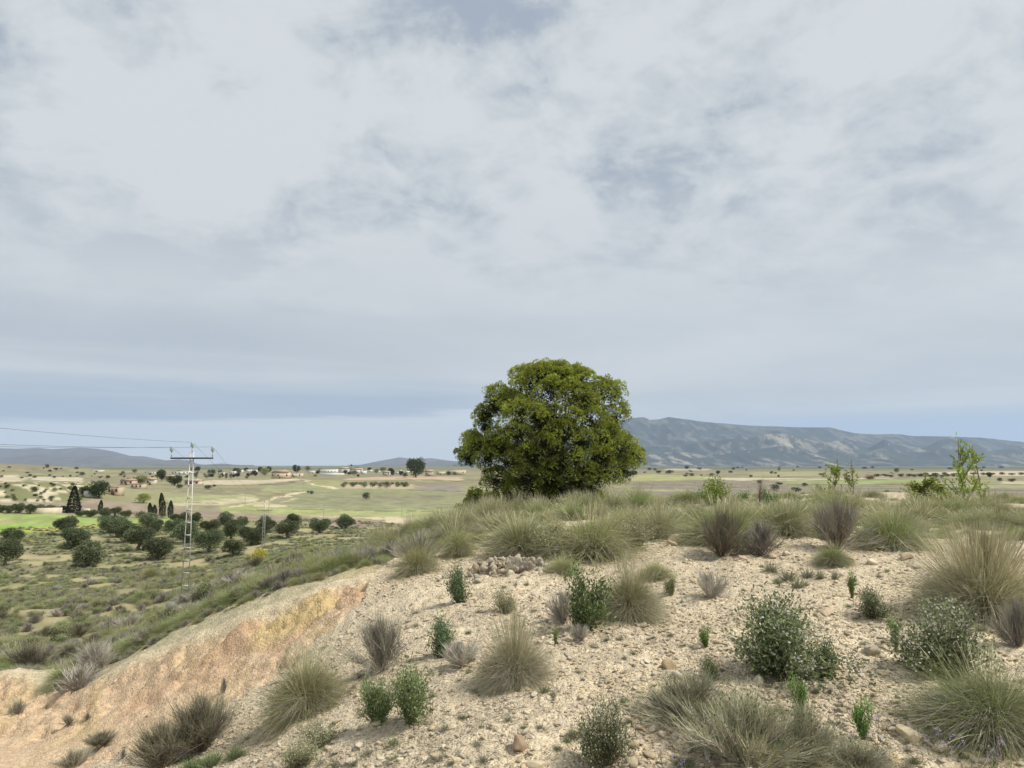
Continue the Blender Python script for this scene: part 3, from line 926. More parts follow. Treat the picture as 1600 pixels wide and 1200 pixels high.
def flower_mesh(seed, petal=(0.56, 0.46, 0.64)):
    rng = np.random.default_rng(seed)
    g = Geo()
    n = 5
    d = unit_dirs(rng, n, np.abs(rng.normal(0, 0.35, n)))
    L = rng.uniform(0.7, 1.0, n)
    g.ribbons(np.zeros((n, 3)), d, L, np.zeros(n), np.full(n, 0.035), 2, tone(rng, n, (0.14, 0.16, 0.08)), tone(rng, n, (0.16, 0.17, 0.09)), rng, taper=0.3)
    tips = d * L[:, None]
    m_ = 7
    cen = np.repeat(tips, m_, 0) + rng.normal(0, 0.05, (n * m_, 3))
    dirs = unit_dirs(rng, n * m_, rng.uniform(0.5, 1.4, n * m_))
    g.leaves(cen, dirs, np.full(n * m_, 0.085), np.full(n * m_, 0.06), tone(rng, n * m_, petal, 0.15, 0.04), rng)
    return g.mesh('lilac_flower', PETAL)

# ------------------------------------------------------------------ placing
RNG = random.Random(7)

def place_parts(name, parts, loc, size, rz, label, cat, group=None, tilt=None):
    """an Empty at the foot of the plant, one child for each part"""
    tilt = tilt or (RNG.uniform(-.1, .1), RNG.uniform(-.1, .1))
    o = link(name, None, loc=loc, rot=(tilt[0], tilt[1], rz), scale=size)
    o.empty_display_size = 0.1
    tag(o, label, cat, group)
    for k_, me in parts.items():
        ch = link(k_, me, parent=o)
        if k_ in ('leaves', 'flowers', 'blades', 'dry_skirt', 'seed_stalks', 'twigs', 'stems'):
            ch['kind'] = 'stuff'
    return o

def put(name, parts, px, py, wpx, hpx, label, cat, group=None, aspect=1.0, unit_w=1.25, d=None, sink=0.02):
    """stand a plant with its foot at the ground point seen at (px, py); its size from the photograph's measure"""
    if d is None:
        q = hit(px, py)
    else:
        x, y, _ = ray(px, py)
        q = np.array((x / y * d, d, ground_z(x / y * d, d)))
    s = q[1] / F_PX
    hh, ww = hpx * s, wpx * s / unit_w
    q[2] -= sink * hh
    return place_parts(name, parts, q, (ww, ww * aspect, hh), RNG.uniform(0, 6.28), label, cat, group)

TUS = [tussock_parts(11), tussock_parts(12, green=G_GREEN, spread=0.66), tussock_parts(13, green=G_PALE, n_stalk=90, dead=0.2), tussock_parts(14, green=(0.27, 0.29, 0.12), n_stalk=60), tussock_parts(15, n_stalk=0, green=G_OLIVE)]
TUS_BIG = tussock_parts(21, green=(0.36, 0.34, 0.19), n=5200, n_dry=4200, n_stalk=650, spread=0.60, w=0.65, dead=0.45)
TUS_GREEN = tussock_parts(22, green=(0.23, 0.28, 0.10), n=5600, n_dry=3000, n_stalk=60, spread=0.85, w=0.65)
TUS_ROUND = tussock_parts(23, green=(0.31, 0.31, 0.13), n=6000, n_dry=2600, n_stalk=160, spread=0.85, w=0.6)
TUS_STRAW = tussock_parts(24, green=(0.35, 0.32, 0.19), n=4200, n_dry=4200, n_stalk=260, spread=0.72, w=0.6, dead=0.35)
TUS_TALL = tussock_parts(25, green=(0.31, 0.31, 0.14), n=4200, n_dry=4000, n_stalk=160, spread=0.68, w=0.65, dead=0.2)
SH = [shrub_parts(31), shrub_parts(32, leaf=(0.07, 0.09, 0.035), flower=0.05), shrub_parts(33, leaf=(0.085, 0.115, 0.045), upright=0.9, lobes=4), shrub_parts(34, leaf=(0.10, 0.11, 0.055), lobes=6)]
SH_WHITE = shrub_parts(35, leaf=(0.078, 0.090, 0.042), n_stem=110, n_leaf=9000, lsize=0.040, flower=0.11, lobes=16, upright=0.35)
SH_WHITE2 = shrub_parts(36, leaf=(0.082, 0.092, 0.046), n_stem=90, n_leaf=7000, lsize=0.042, flower=0.13, lobes=13, upright=0.3)
SH_ROSE = shrub_parts(37, leaf=(0.080, 0.115, 0.055), n_stem=60, n_leaf=5200, lsize=0.050, upright=1.0, lobes=6, gap=0.1)
SH_GREEN = shrub_parts(38, leaf=(0.085, 0.13, 0.035), n_stem=30, n_leaf=1800, lsize=0.075, upright=1.2, lobes=3, gap=0.1)
SH_LEAFY = shrub_parts(39, leaf=(0.095, 0.12, 0.050), n_stem=80, n_leaf=6000, lsize=0.048, lobes=8, upright=0.5, flower=0.02, flower_c=(0.45, 0.40, 0.30))
SH_DUSTY = shrub_parts(40, leaf=(0.17, 0.17, 0.10), n_stem=60, n_leaf=4200, lsize=0.045, lobes=7, upright=0.4)
BR = [broom_parts(51), broom_parts(52, c_base=(0.25, 0.22, 0.20), c_tip=(0.20, 0.19, 0.15)), broom_parts(53, c_base=(0.34, 0.31, 0.27), c_tip=(0.30, 0.28, 0.23))]
BR_DARK = broom_parts(54, c_base=(0.20, 0.17, 0.14), c_tip=(0.15, 0.15, 0.085), n_stem=70, n_twig=5200, w=0.75)
BR_GREY = broom_parts(55, c_base=(0.36, 0.33, 0.27), c_tip=(0.25, 0.25, 0.14), n_stem=90, n_twig=6500, w=0.75, spread=0.78, leaf=500)
BR_UP = broom_parts(56, c_base=(0.32, 0.29, 0.25), c_tip=(0.17, 0.16, 0.11), n_stem=50, n_twig=3600, w=0.8, spread=0.5)

# --- esparto tussocks one can tell apart (foot x, foot y, width, height in photograph pixels)
E = 'grass tussock'
for parts, px, py, wv, hv, lab in [
    (TUS_ROUND, 482, 1108, 128, 118, 'round olive esparto tussock at the right foot of the orange cut bank'),
    (TUS_STRAW, 805, 1064, 118, 122, 'straw-grey esparto tussock with dry skirt in the middle of the stony slope'),
    (TUS_TALL, 985, 962, 112, 108, 'tall yellow-green esparto tussock right of the dark bush on the slope'),
    (TUS_BIG, 1535, 960, 196, 158, 'very large pale straw-plumed esparto tussock at the right edge'),
    (TUS_GREEN, 1548, 1142, 215, 150, 'lush green arching grass tussock in the bottom right corner'),
    (TUS[0], 925, 868, 165, 98, 'broad olive esparto tussock on the crest right of the stone heap'),
    (TUS[3], 815, 868, 130, 88, 'grey-green esparto tussock directly behind the stone heap'),
    (TUS[1], 1130, 850, 150, 92, 'wide green esparto tussock behind the dark dead broom on the crest'),
    (TUS[1], 1396, 858, 120, 92, 'fresh green fan-shaped tussock left of the large straw-plumed tussock'),
    (TUS[3], 1228, 836, 112, 80, 'olive tussock on the crest between the dark broom and the grey twiggy shrub'),
    (TUS[2], 1030, 842, 110, 74, 'pale stalky tussock on the crest behind the twin boulders'),
    (TUS[0], 716, 868, 58, 70, 'narrow olive tussock left of the stone heap'),
    (TUS[4], 652, 896, 74, 70, 'grey-olive tussock at the left brow of the stony slope'),
    (TUS[1], 1302, 880, 62, 42, 'low green tussock below the grey twiggy shrub on the crest'),
    (TUS[1], 560, 882, 30, 46, 'slim upright bright green tussock on the pale left flank'),
    (TUS[0], 487, 890, 34, 30, 'small round olive tussock on the pale left flank'),
    (TUS[4], 434, 903, 36, 28, 'small dusty tussock at the lower end of the pale left flank'),
    (TUS[0], 1024, 902, 60, 36, 'low yellow-green tussock behind the tall tussock'),
    (TUS[0], 880, 895, 60, 38, 'flat olive tussock at the right foot of the stone heap'),
    (TUS[4], 330, 1195, 0.1, 0.1, None),
]:
    if lab:
        put('grass_tussock', parts, px, py, wv, hv * 0.86, lab, E, 'esparto tussocks')

# --- leafy shrubs
S = 'shrub'
for parts, px, py, wv, hv, lab in [
    (SH_ROSE, 719, 943, 56, 62, 'upright dark green rosemary-like shrub below the stone heap'),
    (SH_LEAFY, 586, 1134, 60, 76, 'smaller left half of the pair of leafy green shrubs near the round tussock'),
    (SH_LEAFY, 640, 1130, 84, 86, 'larger right half of the pair of leafy green shrubs near the round tussock'),
    (SH[0], 905, 988, 104, 98, 'dark green bush growing against the tall yellow-green tussock'),
    (SH_WHITE, 1212, 1052, 178, 122, 'large dark round shrub dotted with tiny white flowers, centre right'),
    (SH_WHITE, 1365, 964, 58, 46, 'small compact dark shrub on bare gravel above the large white-dotted shrub'),
    (SH_ROSE, 1293, 1064, 58, 64, 'loose green shrub at the right foot of the large white-dotted shrub'),
    (SH_GREEN, 1400, 1018, 30, 52, 'narrow bright green shrub left of the big grey-flowered bush'),
    (SH_WHITE2, 1482, 1062, 150, 118, 'big grey-flowered bush behind the lush green tussock'),
    (SH_WHITE2, 948, 1197, 88, 96, 'pale-speckled dark shrub at the bottom edge, right of centre'),
    (SH_GREEN, 914, 1182, 26, 46, 'slim green shrub touching the left side of the pale-speckled shrub'),
    (SH_GREEN, 1104, 1011, 32, 28, 'tiny bright green shrub on gravel left of the large white-dotted shrub'),
    (SH_GREEN, 1250, 1116, 38, 54, 'bright green shoot standing out of the grey dead shrub'),
    (SH_GREEN, 1350, 1158, 40, 60, 'thin green shrub near the white round rock'),
    (SH_ROSE, 688, 1028, 64, 68, 'spindly green shrub on the slope left of the straw-grey tussock'),
    (SH_GREEN, 868, 1008, 14, 26, 'single tiny green sprig below the dark bush'),
    (SH_DUSTY, 790, 958, 42, 44, 'dusty grey-green shrub on the slope below the stone heap'),
    (SH_DUSTY, 880, 872, 90, 58, 'tan flowering shrub on the crest at the right end of the stone heap'),
    (SH_DUSTY, 990, 858, 70, 52, 'beige seed-headed shrub on the crest left of the twin boulders'),
    (SH[3], 1050, 930, 30, 26, 'small grey-leaved shrub right of the tall yellow-green tussock'),
    (SH_DUSTY, 470, 1196, 70, 44, 'dusty low shrub at the bottom edge below the round tussock'),
    (SH_DUSTY, 500, 1168, 70, 44, 'greyish low shrub just below the round olive tussock'),
    (SH_LEAFY, 1108, 1062, 34, 34, 'small leafy shrub behind the grey dead shrub'),
    (SH_GREEN, 1332, 935, 20, 40, 'yellow-green sprig above the small compact dark shrub'),
]:
    put('shrub', parts, px, py, wv, hv, lab, S, 'leafy shrubs on the stony slope')

# --- twiggy brooms
for parts, px, py, wv, hv, lab in [
    (BR_DARK, 255, 1200, 120, 80, 'dark twiggy broom shrub at the bottom left, front part'),
    (BR_DARK, 318, 1172, 130, 98, 'dark twiggy broom shrub at the bottom left, rear taller part'),
    (BR_UP, 597, 1048, 108, 98, 'upright grey-brown broom between the round tussock and the slope'),
    (BR_GREY, 1078, 1128, 150, 88, 'grey dead-looking twiggy shrub, left part of the big bottom clump'),
    (BR_GREY, 1165, 1195, 190, 128, 'grey dead-looking twiggy shrub, front middle of the big bottom clump'),
    (BR_GREY, 1252, 1190, 130, 96, 'grey dead-looking twiggy shrub, right part of the big bottom clump'),
    (BR_GREY, 1340, 1205, 120, 50, 'low grey twiggy shrub at the bottom edge right of the big clump'),
    (BR[2], 1112, 934, 66, 52, 'rounded silver-grey dead shrub on bare gravel, centre right'),
    (BR[2], 720, 1042, 84, 50, 'prostrate silver twigs left of the straw-grey tussock'),
    (BR_DARK, 1128, 868, 96, 84, 'dark brown dead broom in front of the wide green tussock'),
    (BR[1], 1190, 868, 90, 62, 'grey sprawling broom right of the dark dead broom'),
    (BR_UP, 1308, 858, 118, 92, 'grey-brown twiggy shrub on the crest with bare stems'),
    (BR[1], 1592, 1010, 80, 84, 'grey twiggy shrub at the right edge below the large straw-plumed tussock'),
    (BR[2], 880, 975, 52, 66, 'silver dead twigs on the left side of the dark bush'),
    (BR[2], 906, 1000, 44, 30, 'small silver twig cushion at the foot of the dark bush'),
    (BR[2], 812, 895, 50, 30, 'silver dead twigs lying on the stone heap'),
    (BR[0], 650, 880, 80, 62, 'grey-brown broom on the brow left of the narrow tussock'),
    (BR[1], 350, 1082, 14, 26, 'tiny dark upright twig shrub on the orange bank face'),
    (BR[0], 28, 1117, 36, 28, 'small dark shrub on the orange floor at the left edge'),
    (BR[0], 106, 1132, 28, 18, 'small dark tuft on the orange floor, middle one'),
    (BR_DARK, 158, 1167, 56, 28, 'low spiky dark shrub on the pale orange floor'),
    (BR[0], 116, 1199, 64, 34, 'low spiky shrub at the bottom edge on the pale floor'),
    (BR[1], 137, 1124, 12, 12, 'tiny dry tuft right of the middle tuft on the orange floor'),
    (BR[1], 192, 1186, 14, 18, 'single dry twig plant near the dark broom at bottom left'),
]:
    put('broom_shrub', parts, px, py, wv, hv, lab, 'shrub', 'twiggy broom shrubs')

# --- fresh green grass by the dark broom
for px, py, wv, hv in [(330, 1198, 60, 34), (368, 1185, 50, 26), (300, 1204, 60, 26)]:
    put('grass_clump', {'blades': tuft_mesh(int(px), (0.13, 0.19, 0.06), 420, 0.7, 0.6, 'blades')}, px, py, wv, hv, 'fresh green grass clump beside the dark broom at the bottom left', 'grass clump', 'fresh grass by the dark broom', unit_w=1.6)

# --- crest fill: alike tussocks along the ridge and down its left shoulder
rs = random.Random(5)
for i in range(48):
    px = 770 + (1640 - 770) * (i + rs.uniform(-0.3, 0.3)) / 47
    dd_ = rs.uniform(13.5, 20)
    q = P(px, 800, dd_)
    wv = rs.uniform(70, 115) * 13 / dd_ * 1.1
    put('ridge_tussock', TUS[rs.choice([0, 1, 2, 3, 3, 2])], px, 800, wv, rs.uniform(28, 44) * 14 / dd_, 'esparto tussock in the unbroken grass fringe along the hill crest', E, 'tussocks in the crest fringe', d=dd_)
for i in range(26):
    px = rs.uniform(590, 770)
    dd_ = 24 - (px - 590) / 180 * 5 + rs.uniform(-3, 5)
    put('ridge_tussock', TUS[rs.choice([0, 1, 2, 3, 4])], px, 830, rs.uniform(36, 60), rs.uniform(30, 46), 'esparto tussock on the grassy shoulder left of the big pine', E, 'tussocks on the left shoulder', d=dd_)
for i in range(22):
    px = rs.uniform(730, 1010)
    dd_ = rs.uniform(20, 24.5)
    put('ridge_tussock', TUS[rs.choice([1, 2, 3])], px, 810, rs.uniform(44, 70), rs.uniform(34, 48), 'esparto tussock standing before the foot of the big pine', E, 'tussocks before the pine', d=dd_)
for i in range(26):
    px = rs.uniform(990, 1640)
    dd_ = rs.uniform(22, 40)
    put('ridge_tussock', TUS[rs.choice([0, 1, 2, 3])], px, 800, rs.uniform(60, 90) * 18 / dd_, rs.uniform(24, 36) * 18 / dd_, 'distant esparto tussock on the flat hilltop behind the crest', E, 'tussocks behind the crest', d=dd_)

for i, px in enumerate([1285, 1310, 1340, 1425, 1460, 1495, 1520, 1550]):
    put('ridge_tussock', TUS[i % 4], px, 800, rs.uniform(70, 95), rs.uniform(38, 50), 'esparto tussock hiding the feet of the bright saplings', E, 'tussocks before the saplings', d=rs.uniform(17.8, 19.2))

LANDMARKS = [(482, 1090, 'round olive tussock'), (805, 1050, 'straw-grey tussock'), (985, 945, 'tall yellow-green tussock'), (1535, 940, 'large straw-plumed tussock'), (1548, 1120, 'lush green tussock'), (719, 930, 'upright rosemary-like shrub'),
    (615, 1120, 'pair of leafy shrubs'), (905, 970, 'dark bush'), (1212, 1030, 'large white-dotted shrub'), (1365, 955, 'small compact dark shrub'), (1482, 1045, 'big grey-flowered bush'), (948, 1180, 'pale-speckled shrub'), (1104, 1005, 'tiny bright green shrub'),
    (1250, 1100, 'bright green shoot'), (1350, 1145, 'thin green shrub'), (688, 1015, 'spindly green shrub'), (790, 945, 'dusty shrub below the heap'), (597, 1030, 'upright grey-brown broom'), (1140, 1160, 'big grey dead clump'), (1112, 925, 'silver-grey dead shrub'),
    (800, 890, 'stone heap'), (1045, 1040, 'brown slab'), (1412, 1104, 'rounded white rock'), (810, 1160, 'tilted reddish slab'), (1054, 845, 'twin boulders'), (1240, 905, 'blue-green cushion patch'), (1425, 1150, 'broad flat pale rock'), (1400, 1010, 'narrow bright green shrub'),
    (1310, 860, 'twiggy shrub on the crest'), (1145, 865, 'dark dead broom'), (318, 1160, 'dark broom at the bottom left'), (714, 1188, 'cream stone at the bottom'), (1362, 1018, 'flat grey rock'), (900, 1080, 'open gravel below the dark bush')]

def near_what(px, py):
    best = min(LANDMARKS, key=lambda l: (l[0] - px) ** 2 + ((l[1] - py) * 1.5) ** 2)
    dx_, dy_ = px - best[0], (py - best[1]) * 1.5
    if best[2].startswith('open'):
        return 'on the ' + best[2]
    if abs(dx_) > abs(dy_):
        return ('left of' if dx_ < 0 else 'right of') + ' the ' + best[2]
    return ('behind' if dy_ < 0 else 'in front of') + ' the ' + best[2]

# --- small cushions scattered on the stony ground
CUSH = [tuft_mesh(61, (0.23, 0.24, 0.14), 160), tuft_mesh(62, (0.28, 0.29, 0.20), 150, 0.9), tuft_mesh(63, (0.18, 0.22, 0.09), 150, 0.7), tuft_mesh(64, (0.34, 0.31, 0.24), 150, 1.0)]
for m_ in CUSH:
    m_.name = 'cushion_plant'
for px, py, wv, hv in [(1205, 893, 40, 26), (1232, 908, 46, 30), (1262, 902, 40, 26), (1282, 905, 26, 24), (1248, 918, 40, 26), (1305, 905, 22, 24), (1215, 912, 26, 16)]:
    q = hit(px, py)
    s = q[1] / F_PX
    o = link('cushion_plant', CUSH[rs.choice([0, 1])], loc=q, rot=(0, 0, rs.uniform(0, 6)), scale=(wv * s / 1.7, wv * s / 1.7, hv * s))
    tag(o, 'blue-green grass cushion in the low patch below the crest, right of centre', 'cushion plant', 'blue-green cushions below the crest')
k_ = 0
while k_ < 270:
    px, py = rs.uniform(330, 1640), rs.uniform(875, 1215)
    q = hit(px, py)
    if in_poly(np.array([q[0]]), np.array([q[1]]), bank_poly)[0] or q[1] > 13 or (px < 640 and py < 1000 and px < 1500 - py):
        continue
    k_ += 1
    rad = rs.uniform(0.035, 0.10) * rs.choice([1, 1, 0.7, 0.6])
    ci = rs.randrange(4)
    o = link('cushion_plant', CUSH[ci], loc=q, rot=(0, 0, rs.uniform(0, 6)), scale=(rad, rad, rad * rs.uniform(0.6, 1.0)))
    tag(o, ('tiny olive', 'tiny blue-grey', 'tiny dark green', 'tiny straw-coloured')[ci] + ' cushion plant on the gravel ' + near_what(px, py), 'cushion plant', 'tiny cushions scattered on the gravel')

# --- lilac wildflowers at the bottom right
FLW = [flower_mesh(71), flower_mesh(72, (0.60, 0.52, 0.68)), flower_mesh(73, (0.52, 0.42, 0.62))]
for i in range(70):
    px, py = rs.uniform(1030, 1630), rs.uniform(1128, 1225)
    if rs.random() < 0.5:
        px, py = rs.uniform(1440, 1620), rs.uniform(1130, 1190)
    q = hit(px, py)
    s = rs.uniform(0.07, 0.13)
    fi = rs.randrange(3)
    o = link('lilac_flower', FLW[fi], loc=q, rot=(rs.uniform(-.2, .2), rs.uniform(-.2, .2), rs.uniform(0, 6)), scale=(s * 0.7, s * 0.7, s))
    tag(o, ('lilac', 'pale lilac', 'deep lilac')[fi] + ' wildflower on a thin stem ' + near_what(px, py), 'flower', 'lilac wildflowers at the bottom right')

# ------------------------------------------------------------------ stones
def rock_mesh(seed, sub=2, name='stone', flat=0.7):
    import bmesh
    bm = bmesh.new()
    bmesh.ops.create_icosphere(bm, subdivisions=sub, radius=0.5)
    r_ = random.Random(seed)
    planes = []
    for _ in range(14):
        v = np.array([r_.gauss(0, 1) for _ in range(3)])
        planes.append((v / np.linalg.norm(v), r_.uniform(0.24, 0.42)))
    for v in bm.verts:
        p = np.array(v.co)
        for nrm, dist in planes:
            k = p @ nrm
            if k > dist:
                p = p - nrm * (k - dist) * 0.97
        p = p * (1 + 0.07 * math.sin(p[0] * 9 + seed) * math.sin(p[1] * 11) )
        p[2] *= flat
        v.co = p
    co = np.array([v.co[:] for v in bm.verts])
    fa = np.array([[v.index for v in f.verts] for f in bm.faces])
    bm.free()
    return co, fa

STONE = tint_mat('limestone', 0.9, bump_scale=26, bump_strength=0.6, vary=0.12)
def rock(seed, c, sub=2, flat=0.7, name='stone'):
    co, fa = rock_mesh(seed, sub, name, flat)
    rng = np.random.default_rng(seed)
    cc = np.asarray(c)[None] * (1 + 0.10 * np.sin(co[:, :1] * 13 + seed) * np.cos(co[:, 1:2] * 17)) * (1 + rng.normal(0, 0.04, (len(co), 1)))
    return make_mesh(name, co, fa, STONE, cc, smooth=False)

C_PALE, C_WHITE, C_GRY, C_BRN = (0.58, 0.47, 0.32), (0.66, 0.57, 0.43), (0.46, 0.39, 0.29), (0.44, 0.33, 0.21)
for px, py, wv, hv, c, lab in [
    (1054, 847, 32, 20, C_PALE, 'larger flat-topped boulder of the pair on the crest'),
    (1050, 853, 22, 12, C_PALE, 'smaller boulder in front of the flat-topped boulder on the crest'),
    (1045, 1046, 24, 24, C_BRN, 'brown slab leaning on the gravel, centre of the slope'),
    (1412, 1108, 16, 14, C_WHITE, 'rounded white rock alone on the path at the lower right'),
    (810, 1170, 26, 34, C_BRN, 'tilted reddish-brown slab at the bottom, left of the pale-speckled shrub'),
    (838, 1199, 30, 18, C_PALE, 'pale rock cut by the bottom edge below the reddish slab'),
    (821, 1070, 16, 12, C_PALE, 'pale block at the right foot of the straw-grey tussock'),
    (1186, 1066, 20, 20, C_WHITE, 'pale grey block at the foot of the large white-dotted shrub'),
    (1091, 1012, 16, 12, C_WHITE, 'whitish stone left of the tiny bright green shrub'),
    (1022, 1055, 12, 8, C_WHITE, 'small pale stone below the brown slab'),
    (1425, 1152, 44, 18, C_PALE, 'broad flat pale rock among lilac flowers at the lower right'),
    (1362, 1020, 30, 18, C_GRY, 'flat grey rock half buried right of the loose green shrub'),
    (1316, 1112, 12, 12, C_GRY, 'small grey stone on the path near the thin green shrub'),
    (1363, 881, 20, 11, C_WHITE, 'pale oval stone below the fresh green fan-shaped tussock'),
    (1415, 874, 24, 16, C_PALE, 'angular beige stone left of the large straw-plumed tussock'),
    (1436, 887, 18, 11, C_WHITE, 'white stone at the foot of the large straw-plumed tussock'),
    (1395, 882, 16, 9, C_PALE, 'flat stone between the pale oval and the angular beige stone'),
    (1332, 876, 18, 10, C_PALE, 'pale stone right of the low green tussock'),
    (1228, 868, 16, 11, C_WHITE, 'whitish stone at the crest edge below the olive tussock'),
    (1206, 872, 18, 10, C_PALE, 'low pale stone on the crest edge right of the sprawling broom'),
    (1125, 938, 12, 8, C_WHITE, 'round white stone at the foot of the silver-grey dead shrub'),
    (1160, 874, 14, 9, C_PALE, 'beige stone at the foot of the dark dead broom'),
    (1290, 960, 26, 14, C_PALE, 'broad low stone on gravel left of the small compact shrub'),
    (562, 1166, 14, 9, C_WHITE, 'white stone on the slope below the pair of leafy shrubs'),
    (714, 1190, 18, 12, C_PALE, 'cream stone near the bottom edge left of the reddish slab'),
    (592, 1138, 8, 6, C_WHITE, 'small white stone under the pair of leafy shrubs'),
    (180, 1066, 8, 5, C_WHITE, 'white stone on the crest of the orange bank'),
    (640, 980, 16, 11, C_GRY, 'rounded grey stone on the slope right of the orange bank'),
]:
    q = hit(px, py)
    s = q[1] / F_PX
    ww, hh = wv * s, hv * s * 1.5
    q[2] += hh * 0.12
    o = link('boulder' if wv > 25 else 'rock', rock(int(px * 3 + py), c, 3, 0.75, 'rock'), loc=q, rot=(RNG.uniform(-.25, .25), RNG.uniform(-.25, .25), RNG.uniform(0, 6.28)), scale=(ww * 1.15, ww * 1.0, hh))
    tag(o, lab, 'rock', 'single rocks on the stony slope')

# the heap of grey stones on the crest
HEAP = [rock(200 + i, c, 2, 0.7) for i, c in enumerate([(0.45, 0.40, 0.31), (0.50, 0.44, 0.33), (0.40, 0.36, 0.29), (0.54, 0.47, 0.36), (0.46, 0.38, 0.27)])]
q0 = hit(800, 893)
hr_ = random.Random(3)
for i in range(250):
    a, b = hr_.gauss(0, 0.42), hr_.gauss(0, 0.40)
    if a * a + b * b > 1.3:
        continue
    x, y = q0[0] + a * 0.85, q0[1] + 0.12 + b * 0.62
    up = 0.15 * max(0, 1 - (a * a + b * b) * 1.6) * hr_.uniform(0.4, 1.0)
    sz = 0.045 + 0.085 * hr_.random() ** 1.6
    o = link('heap_stone', HEAP[i % 5], loc=(x, y, ground_z(x, y) + up + sz * 0.15), rot=(hr_.uniform(0, 6), hr_.uniform(0, 6), hr_.uniform(0, 6)), scale=(sz * hr_.uniform(0.9, 1.3), sz, sz * hr_.uniform(0.8, 1)))
    tag(o, ('grey', 'pale grey', 'dark grey', 'cream', 'tan')[i % 5] + ' stone in the ' + ('left' if a < -0.3 else 'right' if a > 0.3 else 'middle') + (' front' if b < -0.15 else ' rear' if b > 0.2 else '') + ' part of the stone heap on the crest', 'stone', 'grey stones in the heap')

# loose stones
LOOSE = [rock(300 + i, c, 2, 0.62) for i, c in enumerate([C_PALE, C_WHITE, (0.50, 0.41, 0.28), C_PALE, C_GRY, (0.55, 0.49, 0.38)])]
i = 0
while i < 290:
    px, py = hr_.uniform(330, 1640), hr_.uniform(872, 1215)
    q = hit(px, py)
    if in_poly(np.array([q[0]]), np.array([q[1]]), bank_poly)[0] or q[1] > 13.5 or (px < 640 and py < 1000 and px < 1500 - py):
        continue
    n_ = fbm(np.array([q[0] * 1.1]), np.array([q[1] * 1.1]), 2, 91)[0]
    if hr_.random() > 0.25 + 1.6 * max(0, n_ - 0.42) * 3:
        continue
    i += 1
    sz = min(0.022 * (1 + hr_.paretovariate(2.4)), 0.12)
    o = link('loose_stone', LOOSE[i % 6], loc=(q[0], q[1], q[2] + sz * 0.12), rot=(hr_.uniform(-.5, .5), hr_.uniform(-.5, .5), hr_.uniform(0, 6)), scale=(sz * hr_.uniform(0.9, 1.5), sz, sz * hr_.uniform(0.7, 1.1)))
    tag(o, ('beige', 'whitish', 'ochre', 'sandy', 'grey', 'cream')[i % 6] + ' loose stone ' + near_what(px, py), 'stone', 'loose stones on the bare slope')

# ------------------------------------------------------------------ scattered stuff: instances of the things already standing
def scatter(name, label, cat, pos, rot, scl, idx, sources, mat=None):
    me = bpy.data.meshes.new(name)
    me.vertices.add(len(pos))
    me.vertices.foreach_set('co', np.asarray(pos, np.float32).ravel())
    for an, ty, data in (('rot', 'FLOAT_VECTOR', rot), ('scl', 'FLOAT_VECTOR', scl)):
        me.attributes.new(an, ty, 'POINT').data.foreach_set('vector', np.asarray(data, np.float32).ravel())
    me.attributes.new('idx', 'INT', 'POINT').data.foreach_set('value', np.asarray(idx, np.int32))
    o = link(name, me)
    ng = bpy.data.node_groups.new(name, 'GeometryNodeTree')
    ng.interface.new_socket('Geometry', in_out='INPUT', socket_type='NodeSocketGeometry')
    ng.interface.new_socket('Geometry', in_out='OUTPUT', socket_type='NodeSocketGeometry')
    N, K = ng.nodes, ng.links
    gi, go = N.new('NodeGroupInput'), N.new('NodeGroupOutput')
    jn = N.new('GeometryNodeJoinGeometry')
    for s in reversed(sources):
        oi = N.new('GeometryNodeObjectInfo')
        oi.transform_space = 'ORIGINAL'
        oi.inputs['Object'].default_value = s
        oi.inputs['As Instance'].default_value = True
        K.new(oi.outputs['Geometry'], jn.inputs[0])
    ip = N.new('GeometryNodeInstanceOnPoints')
    ip.inputs['Pick Instance'].default_value = True
    def attr(nm, ty):
        a = N.new('GeometryNodeInputNamedAttribute')
        a.data_type = ty
        a.inputs[0].default_value = nm
        return a.outputs[0]
    K.new(gi.outputs[0], ip.inputs['Points'])
    K.new(jn.outputs[0], ip.inputs['Instance'])
    K.new(attr('idx', 'INT'), ip.inputs['Instance Index'])
    K.new(attr('rot', 'FLOAT_VECTOR'), ip.inputs['Rotation'])
    K.new(attr('scl', 'FLOAT_VECTOR'), ip.inputs['Scale'])
    K.new(ip.outputs[0], go.inputs[0])
    md = o.modifiers.new('scatter', 'NODES')
    md.node_group = ng
    return tag(o, label, cat, kind='stuff')

def source(mesh):
    for o in col.objects:
        if o.data is mesh:
            return o

# gravel over the open slope, one sheet of little stones
rng = np.random.default_rng(77)
def wedge(n, r0, r1, a0, a1, power=1.0):
    """random ground points between two radii and two bearings, denser near"""
    r = np.exp(rng.uniform(math.log(r0), math.log(r1), n) )
    a = rng.uniform(a0, a1, n)
    return r * np.sin(a), r * np.cos(a)
gx, gy = wedge(190000, 3.2, 15, -0.62, 0.72)
keep = ~in_poly(gx, gy, bank_poly) & ~in_poly(gx, gy, hill_poly(CRESTL[::-1] + [(620, 872, 13.5), (690, 846, 17)]) + [(-60, 60), (-60, 20)])
keep &= rng.random(len(gx)) < 0.35 + 0.9 * sstep(fbm(gx * 0.9, gy * 0.9, 3, 92), 0.4, 0.65)
gx, gy = gx[keep], gy[keep]
gz = Hg(gx, gy)
n = len(gx)
sz = np.minimum(0.009 * (1 + rng.pareto(2.2, n)), 0.05) * (0.6 + 0.06 * np.hypot(gx, gy))
